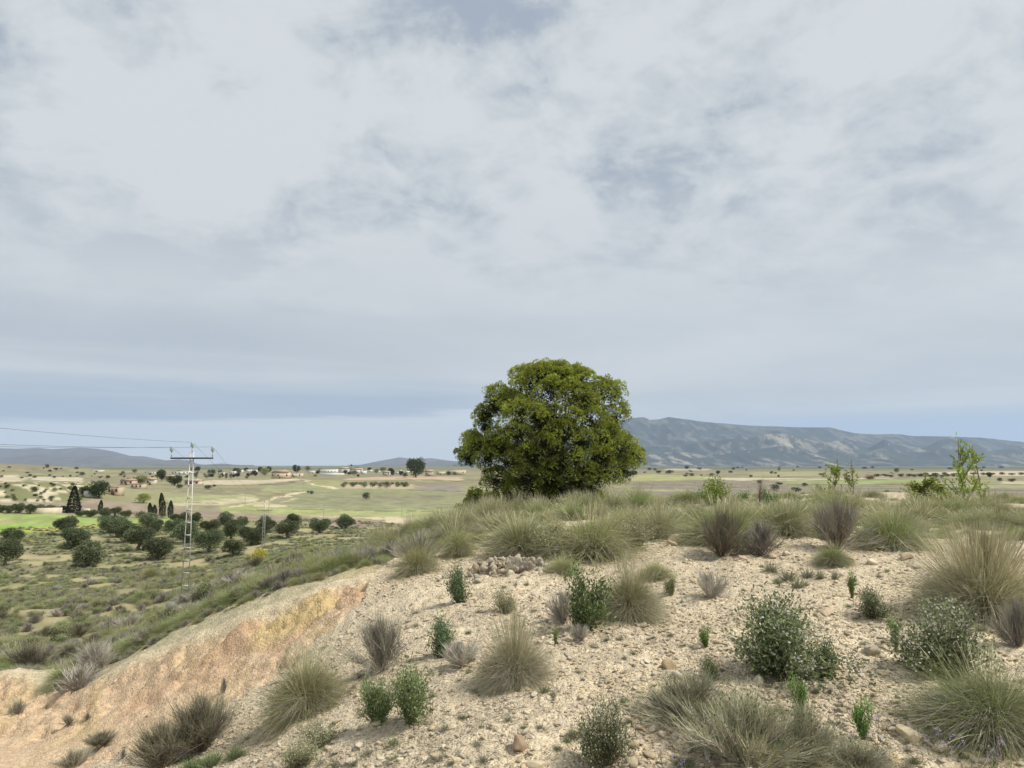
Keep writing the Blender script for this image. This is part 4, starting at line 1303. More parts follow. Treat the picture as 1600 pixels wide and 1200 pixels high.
scatter('gravel', 'pale limestone gravel covering the bare slope', 'gravel', np.stack([gx, gy, gz + sz * 0.1], 1), np.stack([rng.uniform(-.6, .6, n), rng.uniform(-.6, .6, n), rng.uniform(0, 6, n)], 1),
        sz[:, None] * np.stack([rng.uniform(0.9, 1.5, n), np.ones(n), rng.uniform(0.7, 1.1, n)], 1), rng.integers(0, 5, n), [source(LOOSE[i]) for i in (0, 1, 2, 3, 5)])
# crumbs on the orange cut
bx, by = wedge(5000, 7.0, 14, -0.75, -0.15)
kb = in_poly(bx, by, bank_poly)
bx, by = bx[kb], by[kb]
n = len(bx)
sz = np.minimum(0.008 * (1 + rng.pareto(2.5, n)), 0.04)
CRUMB = rock(400, (0.52, 0.37, 0.21), 2, 0.6, 'clod')
qc = hit(232, 1118)
ob = tag(link('clod', CRUMB, loc=qc, scale=(0.09, 0.07, 0.06)), 'ochre clod of earth on the orange bank floor', 'clod')
scatter('earth_crumbs', 'ochre crumbs of earth on the orange cut bank', 'earth crumbs', np.stack([bx, by, Hg(bx, by) + sz * 0.1], 1), np.stack([rng.uniform(-.6, .6, n), rng.uniform(-.6, .6, n), rng.uniform(0, 6, n)], 1),
        sz[:, None] * np.stack([rng.uniform(0.9, 1.5, n), np.ones(n), rng.uniform(0.7, 1.1, n)], 1), rng.integers(0, 2, n), [ob, source(LOOSE[0])])

# ------------------------------------------------------------------ the big pine
def lobed_crown(g, rng, lobes, per_area, clump_r, tufts, needle, nlen, nwid, c_tip, c_in, up=0.5):
    """lobes: (n,4) centre and radius. Rounded sub-clumps sit on each lobe, tufts of needles on each sub-clump"""
    cs, ns = [], []
    for x, y, z, r in lobes:
        m_ = max(6, int(per_area * 4 * math.pi * r * r))
        d = rng.normal(size=(m_, 3))
        d[:, 2] += up
        d /= np.linalg.norm(d, axis=1, keepdims=True)
        cs.append(np.array((x, y, z)) + d * r * rng.uniform(0.72, 1.0, (m_, 1)))
        ns.append(d)
    cs, ns = np.concatenate(cs), np.concatenate(ns)
    # sub-clumps buried deep in another lobe carry nothing one could see
    lob = np.asarray(lobes)
    dist = np.linalg.norm(cs[:, None] - lob[None, :, :3], axis=2) / lob[None, :, 3]
    keep_ = (dist < 0.62).sum(1) == 0
    cs, ns = cs[keep_], ns[keep_]
    # rounded tops face up and out; little grows on the underside
    kp = ns[:, 2] > rng.uniform(-0.9, 0.1, len(ns))
    cs, ns = cs[kp], ns[kp]
    n = len(cs)
    ct = rng.uniform(0.82, 1.18, (n, 1))
    idx = np.repeat(np.arange(n), tufts)
    d = rng.normal(size=(len(idx), 3)) + ns[idx] * 0.8 + (0, 0, 0.35)
    d /= np.linalg.norm(d, axis=1, keepdims=True)
    cr = clump_r * rng.uniform(0.7, 1.3, n)
    rr_ = cr[idx] * rng.random(len(idx)) ** 0.22
    p = cs[idx] + d * rr_[:, None]
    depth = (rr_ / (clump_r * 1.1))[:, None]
    base_c = (np.asarray(c_in) * (1 - depth) + np.asarray(c_tip) * depth) * ct[idx]  # older needles darker inside; clump highlights and shade also painted into this blend
    j = np.repeat(np.arange(len(p)), needle)
    dn = d[j] + rng.normal(0, 0.5, (len(j), 3)) + (0, 0, 0.2)
    c = base_c[j] * rng.uniform(0.75, 1.25, (len(j), 1))
    g.leaves(p[j] + rng.normal(0, nlen * 0.15, (len(j), 3)), dn, nlen * rng.uniform(0.7, 1.3, len(j)), np.full(len(j), nwid), c, rng)
    return cs

def big_pine():
    D = 25.5
    scale = D / F_PX
    rng = np.random.default_rng(9)
    Z = [(640,165,125),(800,165,115),(915,185,120),(1060,260,120),(1160,255,85),(545,200,95),(345,285,95),(330,345,85),(500,425,140),(620,400,90),(720,270,140),(850,300,140),
         (980,430,115),(1160,420,105),(800,545,105),(930,590,85),(1080,560,120),(490,545,120),(260,480,55),(195,605,85),(150,700,62),(280,700,105),(430,725,105),(370,625,75),
         (880,690,85),(1010,690,95),(1180,650,130),(1280,690,80),(1205,780,100),(1100,800,100),(1010,860,110),(545,850,125),(680,845,80),(330,860,100),(440,950,100),(610,930,85),
         (195,985,65),(185,1075,70),(275,1040,70),(790,930,65),(990,985,70),(330,560,75),(250,400,60),(960,300,100),(1080,680,80),(620,700,80),(720,780,75),(750,650,70),(900,860,80),(560,1000,75),(380,1010,75),(700,960,70),(870,960,70),(660,600,80),(730,520,70),(560,660,70),(760,135,110),(870,150,105),(680,130,95),(650,470,80),(730,420,75),(800,730,80),(720,880,80),(950,790,80),(860,440,80),(840,800,70)]
    cx, cy, a, b = 700 + 725 / 4.445, 560 + 540 / 4.445, 140.0, 125.0
    lobes = []
    for zx, zy, r in Z:
        px, py = 700 + zx / 4.445, 560 + zy / 4.445
        e = min(1.0, ((px - cx) / a) ** 2 + ((py - cy) / b) ** 2)
        dep = -math.sqrt(1 - e * 0.96) * 2.6 * 0.86
        q = P(px, py, D + dep)
        lobes.append((q[0], q[1], q[2], r / 4.445 * scale * 0.91))
        if rng.random() < 0.5:                         # the far side of the crown
            q = P(px + rng.normal(0, 8), py + rng.normal(0, 6), D - dep * rng.uniform(0.5, 1.0))
            lobes.append((q[0], q[1], q[2], r / 4.445 * scale * 0.95))
    x0 = (852 - 800) / F_PX * D
    gz0 = ground_z(x0, D)
    root = link('pine_tree', None, loc=(x0, D, gz0))
    tag(root, 'large rounded green pine tree standing alone on the hill crest', 'pine tree')
    off = np.array((x0, D, gz0))
    g = Geo()
    L = np.array(lobes)
    L[:, :3] -= off
    # dark filler needles in each bough: shade between the clumps put into their colour
    m_ = 13000
    k_ = rng.integers(0, len(L), m_)
    dr_ = rng.normal(size=(m_, 3))
    dr_ /= np.linalg.norm(dr_, axis=1, keepdims=True)
    cen = L[k_, :3] + dr_ * (L[k_, 3] * rng.uniform(0.1, 0.82, m_))[:, None]
    j_ = np.repeat(np.arange(m_), 4)
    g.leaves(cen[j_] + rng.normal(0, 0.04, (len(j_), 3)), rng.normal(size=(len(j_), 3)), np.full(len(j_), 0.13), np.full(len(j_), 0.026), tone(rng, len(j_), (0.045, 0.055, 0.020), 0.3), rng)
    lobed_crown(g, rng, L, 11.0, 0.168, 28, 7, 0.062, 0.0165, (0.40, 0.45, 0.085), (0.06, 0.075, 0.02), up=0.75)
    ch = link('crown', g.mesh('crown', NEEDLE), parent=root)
    ch['kind'] = 'stuff'
    g = Geo()
    bark = (0.20, 0.16, 0.13)
    trunk = [(0, 0, -0.3), (0.03, 0.02, 0.4), (0.10, 0.05, 1.0), (0.04, 0.0, 1.9), (0.10, 0.0, 2.9), (0.15, 0, 4.0)]
    g.tube(trunk, [0.24, 0.20, 0.18, 0.14, 0.09, 0.03], bark, 10)
    link('trunk', g.mesh('trunk', BARK, True), parent=root)
    g = Geo()
    for q in L:
        h0 = np.clip(q[2] * 0.55 - 0.2, 0.25, 3.6)
        s = np.array((0.06, 0.02, h0))
        e = q[:3]
        mid_ = s * 0.45 + e * 0.55 + (0, 0, -0.12) + rng.normal(0, 0.08, 3)
        g.tube([s, mid_, s * 0.3 + e * 0.7], [0.045, 0.028, 0.012], np.array((0.17, 0.14, 0.12)) * rng.uniform(0.8, 1.15), 5)
    link('branches', g.mesh('branches', BARK, True), parent=root)['kind'] = 'stuff'
    # grey dead twigs in the open heart of the crown
    g = Geo()
    n = 260
    k_ = rng.integers(0, len(L), n)
    t = rng.uniform(0.35, 0.85, (n, 1))
    b_ = L[k_, :3] * t + (0, 0, 0.2)
    g.ribbons(b_, rng.normal(size=(n, 3)) + L[k_, :3] * 0.4, rng.uniform(0.25, 0.6, n), np.zeros(n), np.full(n, 0.012), 2, tone(rng, n, (0.36, 0.33, 0.29)), tone(rng, n, (0.36, 0.33, 0.29)), rng)
    link('dead_twigs', g.mesh('dead_twigs', TWIG), parent=root)['kind'] = 'stuff'
big_pine()

# ------------------------------------------------------------------ trees of the plain
def tree_parts(seed, kind='olive', leaf=(0.10, 0.115, 0.07), n=2600, lsize=0.065):
    """unit height, about unit width: trunk and crown"""
    rng = np.random.default_rng(seed)
    g = Geo()
    if kind == 'cypress':
        t = rng.random(n) ** 0.8
        rad = 0.115 * np.minimum(1, (1 - t) * 2.2) ** 0.7 * np.minimum(1, t * 9 + 0.45)
        az = rng.uniform(0, 6.283, n)
        k_ = 1 + 0.15 * np.sin(az * 3 + t * 11)
        cen = np.stack([np.cos(az) * rad * k_, np.sin(az) * rad * k_, 0.02 + t * 0.96], 1) * rng.uniform(0.92, 1.05, (n, 1)) ** np.array((1, 1, 0))
        d = np.stack([np.cos(az) * 0.4, np.sin(az) * 0.4, np.ones(n)], 1) + rng.normal(0, 0.3, (n, 3))
        g.leaves(cen, d, np.full(n, lsize * 1.2), np.full(n, lsize * 0.6), tone(rng, n, leaf, 0.35), rng)
        trunk_h, lobes_n = 0.5, 0
    elif kind == 'spire':
        t = rng.random(n) ** 1.3
        az = rng.uniform(0, 6.283, n)
        lay = 0.75 + 0.35 * np.abs(np.sin(t * 24 + np.sin(az * 2) * 1.5)) * (0.6 + 0.4 * np.sin(az * 5 + t * 40))
        rad = 0.21 * (1 - t) ** 0.75 * lay
        cen = np.stack([np.cos(az) * rad, np.sin(az) * rad, 0.02 + t * 0.98], 1)
        d = np.stack([np.cos(az), np.sin(az), np.full(n, 0.3)], 1) + rng.normal(0, 0.4, (n, 3))
        g.leaves(cen, d, np.full(n, lsize), np.full(n, lsize * 0.5), tone(rng, n, leaf, 0.35), rng)
        trunk_h = 0.6
    elif kind == 'palm':
        m_ = 26
        az = rng.uniform(0, 6.283, m_)
        g.ribbons(np.tile(np.array([[0, 0, 0.8]]), (m_, 1)), unit_dirs(rng, m_, rng.uniform(0.2, 1.5, m_), az), np.full(m_, 0.36), np.full(m_, 0.35), np.full(m_, 0.07), 4, tone(rng, m_, leaf), tone(rng, m_, leaf), rng)
        trunk_h = 0.82
    else:
        lobes_n = 11 if kind == 'olive' else 14
        d = rng.normal(size=(lobes_n, 3))
        d /= np.linalg.norm(d, axis=1, keepdims=True)
        lc = d * (0.27, 0.27, 0.26) + (0, 0, 0.54 if kind != 'shrub' else 0.46)
        lr = rng.uniform(0.18, 0.27, lobes_n)
        if kind == 'pine':
            lc[:, 2] = 0.56 + d[:, 2] * 0.25
        k_ = rng.integers(0, lobes_n, n)
        dd = rng.normal(size=(n, 3)) + (0, 0, 0.35)
        dd /= np.linalg.norm(dd, axis=1, keepdims=True)
        cen = lc[k_] + dd * (lr[k_] * rng.random(n) ** 0.25)[:, None]
        # small sprays of leaves instead of an even shell
        spray = np.round(cen * 14 + rng.normal(0, 0.25, (n, 3))) / 14
        cen = cen * 0.45 + spray * 0.55 + rng.normal(0, 0.012, (n, 3))
        cen[:, 2] = np.maximum(cen[:, 2], 0.06)
        tn = rng.uniform(0.75, 1.25, (lobes_n, 1))
        g.leaves(cen, dd + rng.normal(0, 0.7, (n, 3)), lsize * rng.uniform(0.6, 1.3, n), lsize * 0.5 * rng.uniform(0.7, 1.3, n), tone(rng, n, leaf, 0.3) * tn[k_], rng)
        trunk_h = 0.5
    crown = g.mesh('crown', LEAF)
    g = Geo()
    wob = rng.normal(0, 0.03, (4, 3))
    wob[0] = 0
    tr = np.stack([np.zeros(4), np.zeros(4), np.linspace(-0.03, trunk_h, 4)], 1) + wob * (1, 1, 0) * (0 if kind in ('cypress', 'spire') else 1)
    w0 = {'olive': 0.055, 'pine': 0.04, 'palm': 0.03}.get(kind, 0.03)
    g.tube(tr, [w0 * 1.3, w0, w0 * 0.9, w0 * 0.6], (0.18, 0.15, 0.12), 7)
    if kind in ('olive', 'pine'):
        for _ in range(4):
            e = unit_dirs(rng, 1, rng.uniform(0.5, 1.0, 1))[0] * 0.4
            g.tube([tr[2], tr[2] + e * 0.5 + (0, 0, 0.02), tr[2] + e], [w0 * 0.6, w0 * 0.4, w0 * 0.15], (0.18, 0.15, 0.12), 5)
    return {'trunk': g.mesh('trunk', BARK, True), 'crown': crown}

OL = [tree_parts(501 + i, 'olive', c, 7000, 0.056) for i, c in enumerate([(0.135, 0.163, 0.082), (0.12, 0.145, 0.072), (0.15, 0.178, 0.095), (0.135, 0.167, 0.078)])]
FRUIT = [tree_parts(511 + i, 'round', (0.20, 0.23, 0.12), 900, 0.11) for i in range(2)]
PINE = [tree_parts(521 + i, 'pine', (0.075, 0.095, 0.040), 3200, 0.085) for i in range(3)]
LIGHT = [tree_parts(531 + i, 'round', (0.26, 0.28, 0.085), 1100, 0.10) for i in range(2)]
BUSH = [tree_parts(541 + i, 'shrub', (0.14, 0.165, 0.075), 800, 0.10) for i in range(2)]
DARKB = [tree_parts(551 + i, 'shrub', (0.075, 0.088, 0.05), 700, 0.11) for i in range(2)]
CYP = tree_parts(561, 'cypress', (0.060, 0.078, 0.040), 1600, 0.05)
SPIRE = tree_parts(562, 'spire', (0.055, 0.068, 0.042), 2600, 0.06)
PALM = tree_parts(563, 'palm', (0.09, 0.11, 0.05))
YELLOW = tree_parts(564, 'shrub', (0.40, 0.34, 0.05), 1600, 0.07)

def stand(name, parts, px, py, wpx, hpx, label, cat, group=None, unit_w=0.98, sink=0.01, d=None):
    o = put(name, parts, px, py, wpx, hpx, label, cat, group, unit_w=unit_w, sink=sink, d=d)
    for c in o.children:
        if c.name.startswith('crown'):
            c['kind'] = 'stuff'
    return o

OLIVES = [(102,836,36,30),(114,857,45,36),(139,887,47,41),(15,851,34,25),(7,884,44,41),(172,833,37,31),(185,839,40,30),(197,848,40,31),(218,861,48,40),(246,875,46,39),
          (231,825,32,24),(247,832,22,20),(271,840,32,30),(282,819,27,20),(295,848,42,34),(305,821,22,20),(328,863,44,36),(329,832,29,22),(351,820,25,20),(361,842,32,29),
          (380,826,18,20),(392,852,40,33),(415,833,32,27),(459,822,28,19),(450,841,36,29),(499,833,32,26),(539,826,32,22),(365,869,40,25)]
for i, (px, py, wv, hv) in enumerate(OLIVES):
    lab = {2: 'dark olive tree standing foremost and alone below the others at the left', 0: 'dark olive tree behind the bright green field edge, upper one of the left pair', 1: 'dark olive tree, lower one of the left pair by the bright green field',
           4: 'olive tree with visible trunk at the left edge', 3: 'olive tree at the left edge behind the one with a visible trunk', 9: 'round olive tree lowest in the main grove, left of the pylon', 16: 'round olive tree just right of the pylon at mid height',
           25: 'olive tree alone near the right end of the grove, second from the right', 26: 'rightmost olive tree of the grove', 27: 'greyer low olive bush right of the pylon by the dirt track'}.get(i, 'dark rounded olive tree in the grove around the pylon')
    stand('olive_tree', OL[i % 4], px, py, wv, hv, lab, 'olive tree', 'olive trees of the grove below the hill')
for px, py, wv, hv in [(1,801,13,14),(13,802,15,14),(29,802,19,18),(47,803,17,15),(62,800,19,12),(78,800,17,11),(96,800,17,10),(125,807,15,10),(141,808,20,13),(162,808,21,15),(180,806,20,14),(196,810,18,13)]:
    stand('olive_tree', OL[(px) % 4], px, py, wv, hv, 'small olive tree in the row along the far side of the bright green field', 'olive tree', 'olive row behind the green field')
stand('conifer_tree', SPIRE, 115, 801, 22, 40, 'tall dark ragged conifer behind the bright green field', 'conifer', unit_w=0.46)
for px, py, wv, hv, lab in [(156,801,6.5,19,'slim dark cypress alone right of the ragged conifer'),(235.5,804,7,18,'short cypress at the left of the cypress group'),(242.5,804,6,15,'shortest cypress in the cypress group'),(254.5,806,9,35,'tallest cypress in the cypress group left of the pylon'),(266,810,8,27,'rightmost cypress of the group left of the pylon')]:
    stand('cypress_tree', CYP, px, py, wv, hv, lab, 'cypress', 'cypresses left of the pylon', unit_w=0.27)
for parts, px, py, wv, hv, lab in [
    (BUSH[0], 217, 809, 20, 13, 'bright green round bush left of the cypress group'), (BUSH[1], 253, 809, 14, 10, 'green bush at the foot of the tallest cypress'), (LIGHT[0], 224, 786, 22, 15, 'fresh green bush above the cypress group'),
    (PINE[0], 154, 778, 32, 27, 'broad dark pine in front of the stone farmhouse'), (PINE[1], 132, 773, 16, 13, 'smaller pine left of the white shed'), (PINE[1], 253, 751, 14, 17, 'dark pine right of the pale yellow tree'),
    (PINE[2], 272, 759, 22, 17, 'wide dark pine left of the pylon top, by the far farm'), (LIGHT[1], 218, 757, 28, 13, 'pale yellow-green tree before the ruined farm'), (PINE[0], 650, 746, 31, 31, 'large round dark tree alone on the far plain left of the big pine'),
    (PINE[2], 463, 739, 12, 13, 'dark tree right of the red-roofed villa'), (LIGHT[0], 414, 743, 16, 12, 'light green tree left of the red-roofed villa'), (PINE[0], 406, 738, 7, 9, 'dark slim tree far left of the red-roofed villa'),
    (PINE[1], 420, 738, 9, 9, 'dark tree behind the light green tree by the villa'), (PALM, 549, 739, 9, 14, 'palm tree beside the white villas'), (PINE[1], 558, 738, 16, 8, 'dark tree right of the palm'), (PINE[2], 612, 742, 12, 11, 'dark round tree between the white villas and the large round tree'),
    (DARKB[0], 572, 780, 14, 11, 'lone dark tree in the middle of the green field'), (BUSH[0], 487, 772, 8, 7, 'small green tree by the bend of the field track'), (BUSH[1], 481, 771, 5, 5, 'tiny green bush left of the tree at the track bend'),
    (DARKB[0], 281, 763, 12, 7, 'flat dark tree left of the pylon in the far field'), (DARKB[1], 325, 765, 12, 9, 'dark tree right of the pylon in the far sandy field'), (DARKB[1], 334, 761, 6, 5, 'small dark bush beside the tree in the sandy field'),
    (DARKB[0], 73, 731, 7, 6, 'dark tree on the skyline of the far left hill'), (DARKB[1], 87, 734, 7, 4, 'flat dark tree right of the skyline tree on the far left hill'), (DARKB[0], 128, 743, 10, 6, 'dark bush above the sandy field at the left'), (DARKB[1], 168, 748, 7, 7, 'reddish dark tree left of the pink farmhouse'),
    (BUSH[0], 633, 761, 15, 9, 'large grey-green bush at the right end of the orchard row'), (BUSH[1], 604, 763, 14, 11, 'bright green bush in front of the orchard row'),
    (PINE[0], 985, 744, 22, 9, 'green tree showing at the right side of the big pine crown'), (DARKB[0], 1047, 740, 15, 6, 'widest dark bush on the plain right of the big pine'), (DARKB[1], 1029, 740, 9, 7, 'round dark bush right of the big pine on the plain'),
    (PINE[1], 1073, 733, 6, 5, 'dark tree topping the scrub band right of the big pine'), (PINE[0], 1122, 741, 7, 6, 'dark round tree on the plain behind the small pine bush'), (DARKB[0], 1080, 744, 10, 5, 'low dark bush left of the small pine bush'),
    (DARKB[1], 1071, 745, 8, 5, 'low dark bush farther left of the small pine bush'), (DARKB[0], 1113, 744, 10, 5, 'dark bush directly behind the small pine bush'), (DARKB[1], 1173, 746, 6, 5, 'small dark bush above the dead twigs'),
    (DARKB[0], 1186, 755, 9, 5, 'dark bush left of the dead twigs'), (DARKB[0], 1210, 767, 16, 11, 'largest dark bush in the brown field right of the dead twigs'), (DARKB[1], 1217, 758, 12, 6, 'dark bush behind the largest bush in the brown field'),
    (DARKB[1], 1244, 769, 15, 10, 'dark round bush in the brown field, left of the sapling'), (DARKB[0], 1258, 760, 11, 6, 'dark flat bush in the brown field behind the round one'), (DARKB[0], 1402, 738, 9, 7, 'dark tree at the far end of the right plain'),
    (YELLOW, 405, 880, 26, 24, 'bright yellow flowering bush on the slope below the olive grove'),
    (DARKB[0], 1562, 752, 9, 6, 'dark bush right of the tall sapling, left one'), (DARKB[1], 1581, 753, 11, 7, 'dark bush right of the tall sapling, right one'), (PINE[1], 1546, 746, 9, 8, 'dark tree right of the tall sapling top')]:
    stand('tree' if hv > 9 else 'field_bush', parts, px, py, wv, hv, lab, 'tree' if hv > 9 else 'bush')
tr = random.Random(12)
for i, px in enumerate([537, 551, 569, 582, 594, 621]):
    stand('orchard_tree', FRUIT[i % 2], px, 762 - (i % 2), 11, 7.5, 'low green fruit tree in the short orchard row on pale soil', 'fruit tree', 'orchard row on the plain')
for i in range(13):
    stand('orchard_tree', FRUIT[i % 2], 540 + i % 13 * 8 + tr.uniform(-2, 2), 757.5 - (i // 13) * 3.0, 8, 4.6, 'small fruit tree in the denser orchard behind the front row', 'fruit tree', 'orchard behind the front row')
for i in range(11):
    px = 1446 + i * 15
    stand('orchard_tree', DARKB[i % 2], px, 742.5 - 0.25 * (i % 3), 10, 4.5, 'dark fruit tree on the sandy plots at the far right', 'fruit tree', 'trees on the sandy plots')
for i in range(12):
    px = 1370 + i * 12 + tr.uniform(-3, 3)
    stand('hedge_tree', DARKB[i % 2], px, 745.5 + tr.uniform(-1, 1), tr.uniform(9, 14), tr.uniform(4.5, 7), 'dark hedge tree in the line behind the bright saplings', 'tree', 'hedge line on the right plain')
for i in range(64):
    z_ = tr.random()
    if z_ < 0.40:
        px, py = tr.uniform(300, 400), tr.uniform(736, 748)
    elif z_ < 0.85:
        px, py = tr.uniform(400, 725), tr.uniform(735, 746)
    else:
        px, py = tr.uniform(180, 300), tr.uniform(738, 752)
    kd = tr.choice([PINE[0], PINE[1], FRUIT[0], FRUIT[1], LIGHT[0], DARKB[0]])
    hv = tr.uniform(3.5, 8)
    stand('village_tree', kd, px, py, hv * tr.uniform(0.9, 1.5), hv, {id(PINE[0]): 'dark', id(PINE[1]): 'dark', id(LIGHT[0]): 'yellow-green', id(DARKB[0]): 'low dark'}.get(id(kd), 'green') + ' garden tree ' + ('among the houses right of the pylon' if 300 <= px < 400 else 'around the far farm left of the pylon' if px < 300 else 'near the red-roofed villa' if px < 480 else 'around the white villas' if px < 580 else 'near the large round tree on the plain'), 'tree', 'garden trees among the distant houses')
for i in range(46):
    px, py = tr.uniform(985, 1640), tr.uniform(730.5, 746)
    hv = tr.uniform(1.8, 4.5)
    stand('plain_bush', DARKB[i % 2], px, py, hv * tr.uniform(1.2, 2.2), hv, 'tiny dark bush dotted over the distant right plain', 'bush', 'bushes dotted over the right plain')
for i in range(40):
    px, py = tr.uniform(-20, 300), tr.uniform(731, 748)
    hv = tr.uniform(1.8, 4.0)
    stand('plain_bush', DARKB[i % 2], px, py, hv * tr.uniform(1.2, 2.2), hv, 'tiny dark bush dotted over the distant left plain', 'bush', 'bushes dotted over the left plain')
for i in range(46):
    px, py = tr.uniform(-10, 138), tr.uniform(756, 784)
    hv = tr.uniform(2.5, 6)
    stand('mound_bush', [DARKB[0], BUSH[0], BUSH[1]][i % 3], px, py, hv * tr.uniform(1.3, 2.2), hv, 'rounded scrub bush on the rocky mound at the left', 'bush', 'bushes on the rocky mound')

# --- saplings and bushes just behind the crest
def sapling_parts(seed, n_br, leaf, n_leaf, lean=0.2):
    rng = np.random.default_rng(seed)
    g = Geo()
    tips, segs = [], []
    top = np.array((lean * 0.5, 0, 0.95))
    g.tube([(0, 0, 0), top * 0.5 + (0.03, 0.02, 0), top], [0.016, 0.011, 0.004], (0.22, 0.18, 0.14), 5)
    segs.append((np.zeros(3), top))
    for i in range(n_br):
        t = rng.uniform(0.02, 0.8)
        s = top * t
        e = s + unit_dirs(rng, 1, rng.uniform(0.35, 0.95, 1))[0] * rng.uniform(0.25, 0.5) * (1.15 - t)
        g.tube([s, (s + e) / 2 + (0, 0, -0.01), e], [0.009, 0.006, 0.003], (0.24, 0.20, 0.15), 4)
        segs.append((s, e))
    st = g.mesh('stems', BARK)
    g = Geo()
    k_ = rng.integers(0, len(segs), n_leaf)
    a = np.array([s[0] for s in segs])[k_]
    b = np.array([s[1] for s in segs])[k_]
    t = rng.uniform(0.25, 1.03, (n_leaf, 1))
    cen = a * (1 - t) + b * t + rng.normal(0, 0.016, (n_leaf, 3))
    cen[:, 2] = np.maximum(cen[:, 2], 0.03)
    g.leaves(cen, rng.normal(0, 1, (n_leaf, 3)) + (b - a) * 1.5 + (0, 0, 0.4), rng.uniform(0.05, 0.085, n_leaf), np.full(n_leaf, 0.026), tone(rng, n_leaf, leaf, 0.25), rng)
    return {'stems': st, 'leaves': g.mesh('leaves', LEAF)}
SAP_C = (0.28, 0.34, 0.07)
for seed, px, py, wv, hv, nb, nl, d, lab in [
    (601, 1296, 800, 50, 90, 14, 380, 20.5, 'bright green sapling with two bare-stemmed shoots, left one behind the crest'), (602, 1332, 800, 40, 80, 10, 260, 21, 'shorter bright green sapling right beside the left sapling'),
    (603, 1512, 800, 72, 128, 18, 340, 20, 'tall bright green sapling behind the crest at the right'), (604, 1536, 800, 60, 116, 12, 220, 20.3, 'thin tall sapling leaning right beside the tallest one'), (605, 1440, 800, 80, 58, 22, 900, 21, 'low bushy bright green sapling left of the tall sapling'),
    (606, 1470, 800, 80, 52, 20, 760, 21.5, 'low bright green regrowth at the foot of the tall sapling')]:
    put('sapling', sapling_parts(seed, nb, SAP_C, nl), px, py, wv, hv, lab, 'sapling', 'bright saplings behind the crest', d=d, unit_w=0.62)
put('pine_bush', shrub_parts(611, leaf=(0.12, 0.15, 0.035), n_stem=60, n_leaf=4200, lsize=0.05, lobes=7, upright=0.8), 1120, 800, 62, 44, 'small yellow-green pine bush behind the crest', 'shrub', d=22, unit_w=1.2)
for px, d, wv, hv in [(1085, 24, 50, 22), (1160, 24, 46, 24), (1205, 21, 40, 34), (1255, 25, 60, 22), (1060, 26, 50, 18)]:
    put('pine_bush', SH[2], px, 800, wv, hv + 2, 'low green bush in the gap behind the crest grass', 'shrub', 'low green bushes behind the crest', d=d)
put('dead_shrub', broom_parts(612, c_base=(0.16, 0.12, 0.10), c_tip=(0.16, 0.12, 0.10), n_stem=14, n_twig=60, spread=0.35, w=1.6), 1186, 800, 50, 70, 'bare dark dead shrub with tall thin twigs behind the crest', 'shrub', d=19.5)
put('red_bush', tree_parts(613, 'shrub', (0.20, 0.10, 0.06), 700, 0.1), 1358, 749, 20, 8, 'reddish brown bush at the field edge on the right plain', 'bush', unit_w=0.98)

# ------------------------------------------------------------------ scrub slope behind the cut bank
sr = random.Random(31)
kinds = [('slope_broom', BR_DARK, 'dark brown broom shrub on the scrub slope behind the orange bank', 'shrub', 0.9), ('slope_broom', BR[2], 'silver-grey twiggy shrub on the scrub slope behind the orange bank', 'shrub', 0.8),
         ('slope_tussock', TUS[1], 'green grass tussock on the scrub slope behind the orange bank', 'grass tussock', 0.8), ('slope_tussock', TUS[0], 'olive grass tussock on the scrub slope behind the orange bank', 'grass tussock', 0.85),
         ('slope_shrub', SH[3], 'leafy grey-green shrub on the scrub slope behind the orange bank', 'shrub', 0.8), ('slope_broom', BR[1], 'grey-brown broom shrub on the scrub slope behind the orange bank', 'shrub', 0.85)]
i = 0
while i < 230:
    px, py = sr.uniform(-30, 620), sr.uniform(872, 1085)
    q = hit(px, py)
    if q[1] < 14.5 or q[1] > 95:
        continue
    i += 1
    nm, parts, lab, cat, h0 = sr.choice(kinds)
    s = sr.uniform(0.55, 1.15) * (1.0 if q[1] > 25 else 0.8)
    place_parts(nm, parts, (q[0], q[1], q[2] - 0.03), (s * 0.95, s * 0.95, s * h0 * 0.75), sr.uniform(0, 6.28), lab, cat, 'plants on the scrub slope')
for px, py, wv, hv, parts, lab in [(235, 908, 40, 34, TUS[4], 'big olive tussock above the dirt track left of the pylon'), (268, 905, 30, 26, TUS[0], 'yellowish tussock between the dirt track and the pylon'), (218, 940, 34, 24, TUS[1], 'yellow-green tussock left of the pylon foot'),
                                  (262, 975, 40, 30, BR_DARK, 'very dark broom below the pylon foot'), (110, 960, 26, 18, BR_DARK, 'small dark shrub in the middle of the scrub slope'), (120, 1078, 90, 46, BR[2], 'purple-grey broom at the edge of the orange floor'),
                                  (45, 1045, 90, 44, BR_DARK, 'dark broom thicket at the left edge above the orange floor'), (150, 1050, 80, 60, BR[2], 'tall silver twigged shrub above the orange floor'), (100, 1068, 60, 40, TUS[1], 'green tussock at the edge of the orange floor')]:
    put('slope_plant', parts, px, py, wv, hv, lab, 'shrub' if parts not in TUS else 'grass tussock', 'marked plants of the scrub slope')

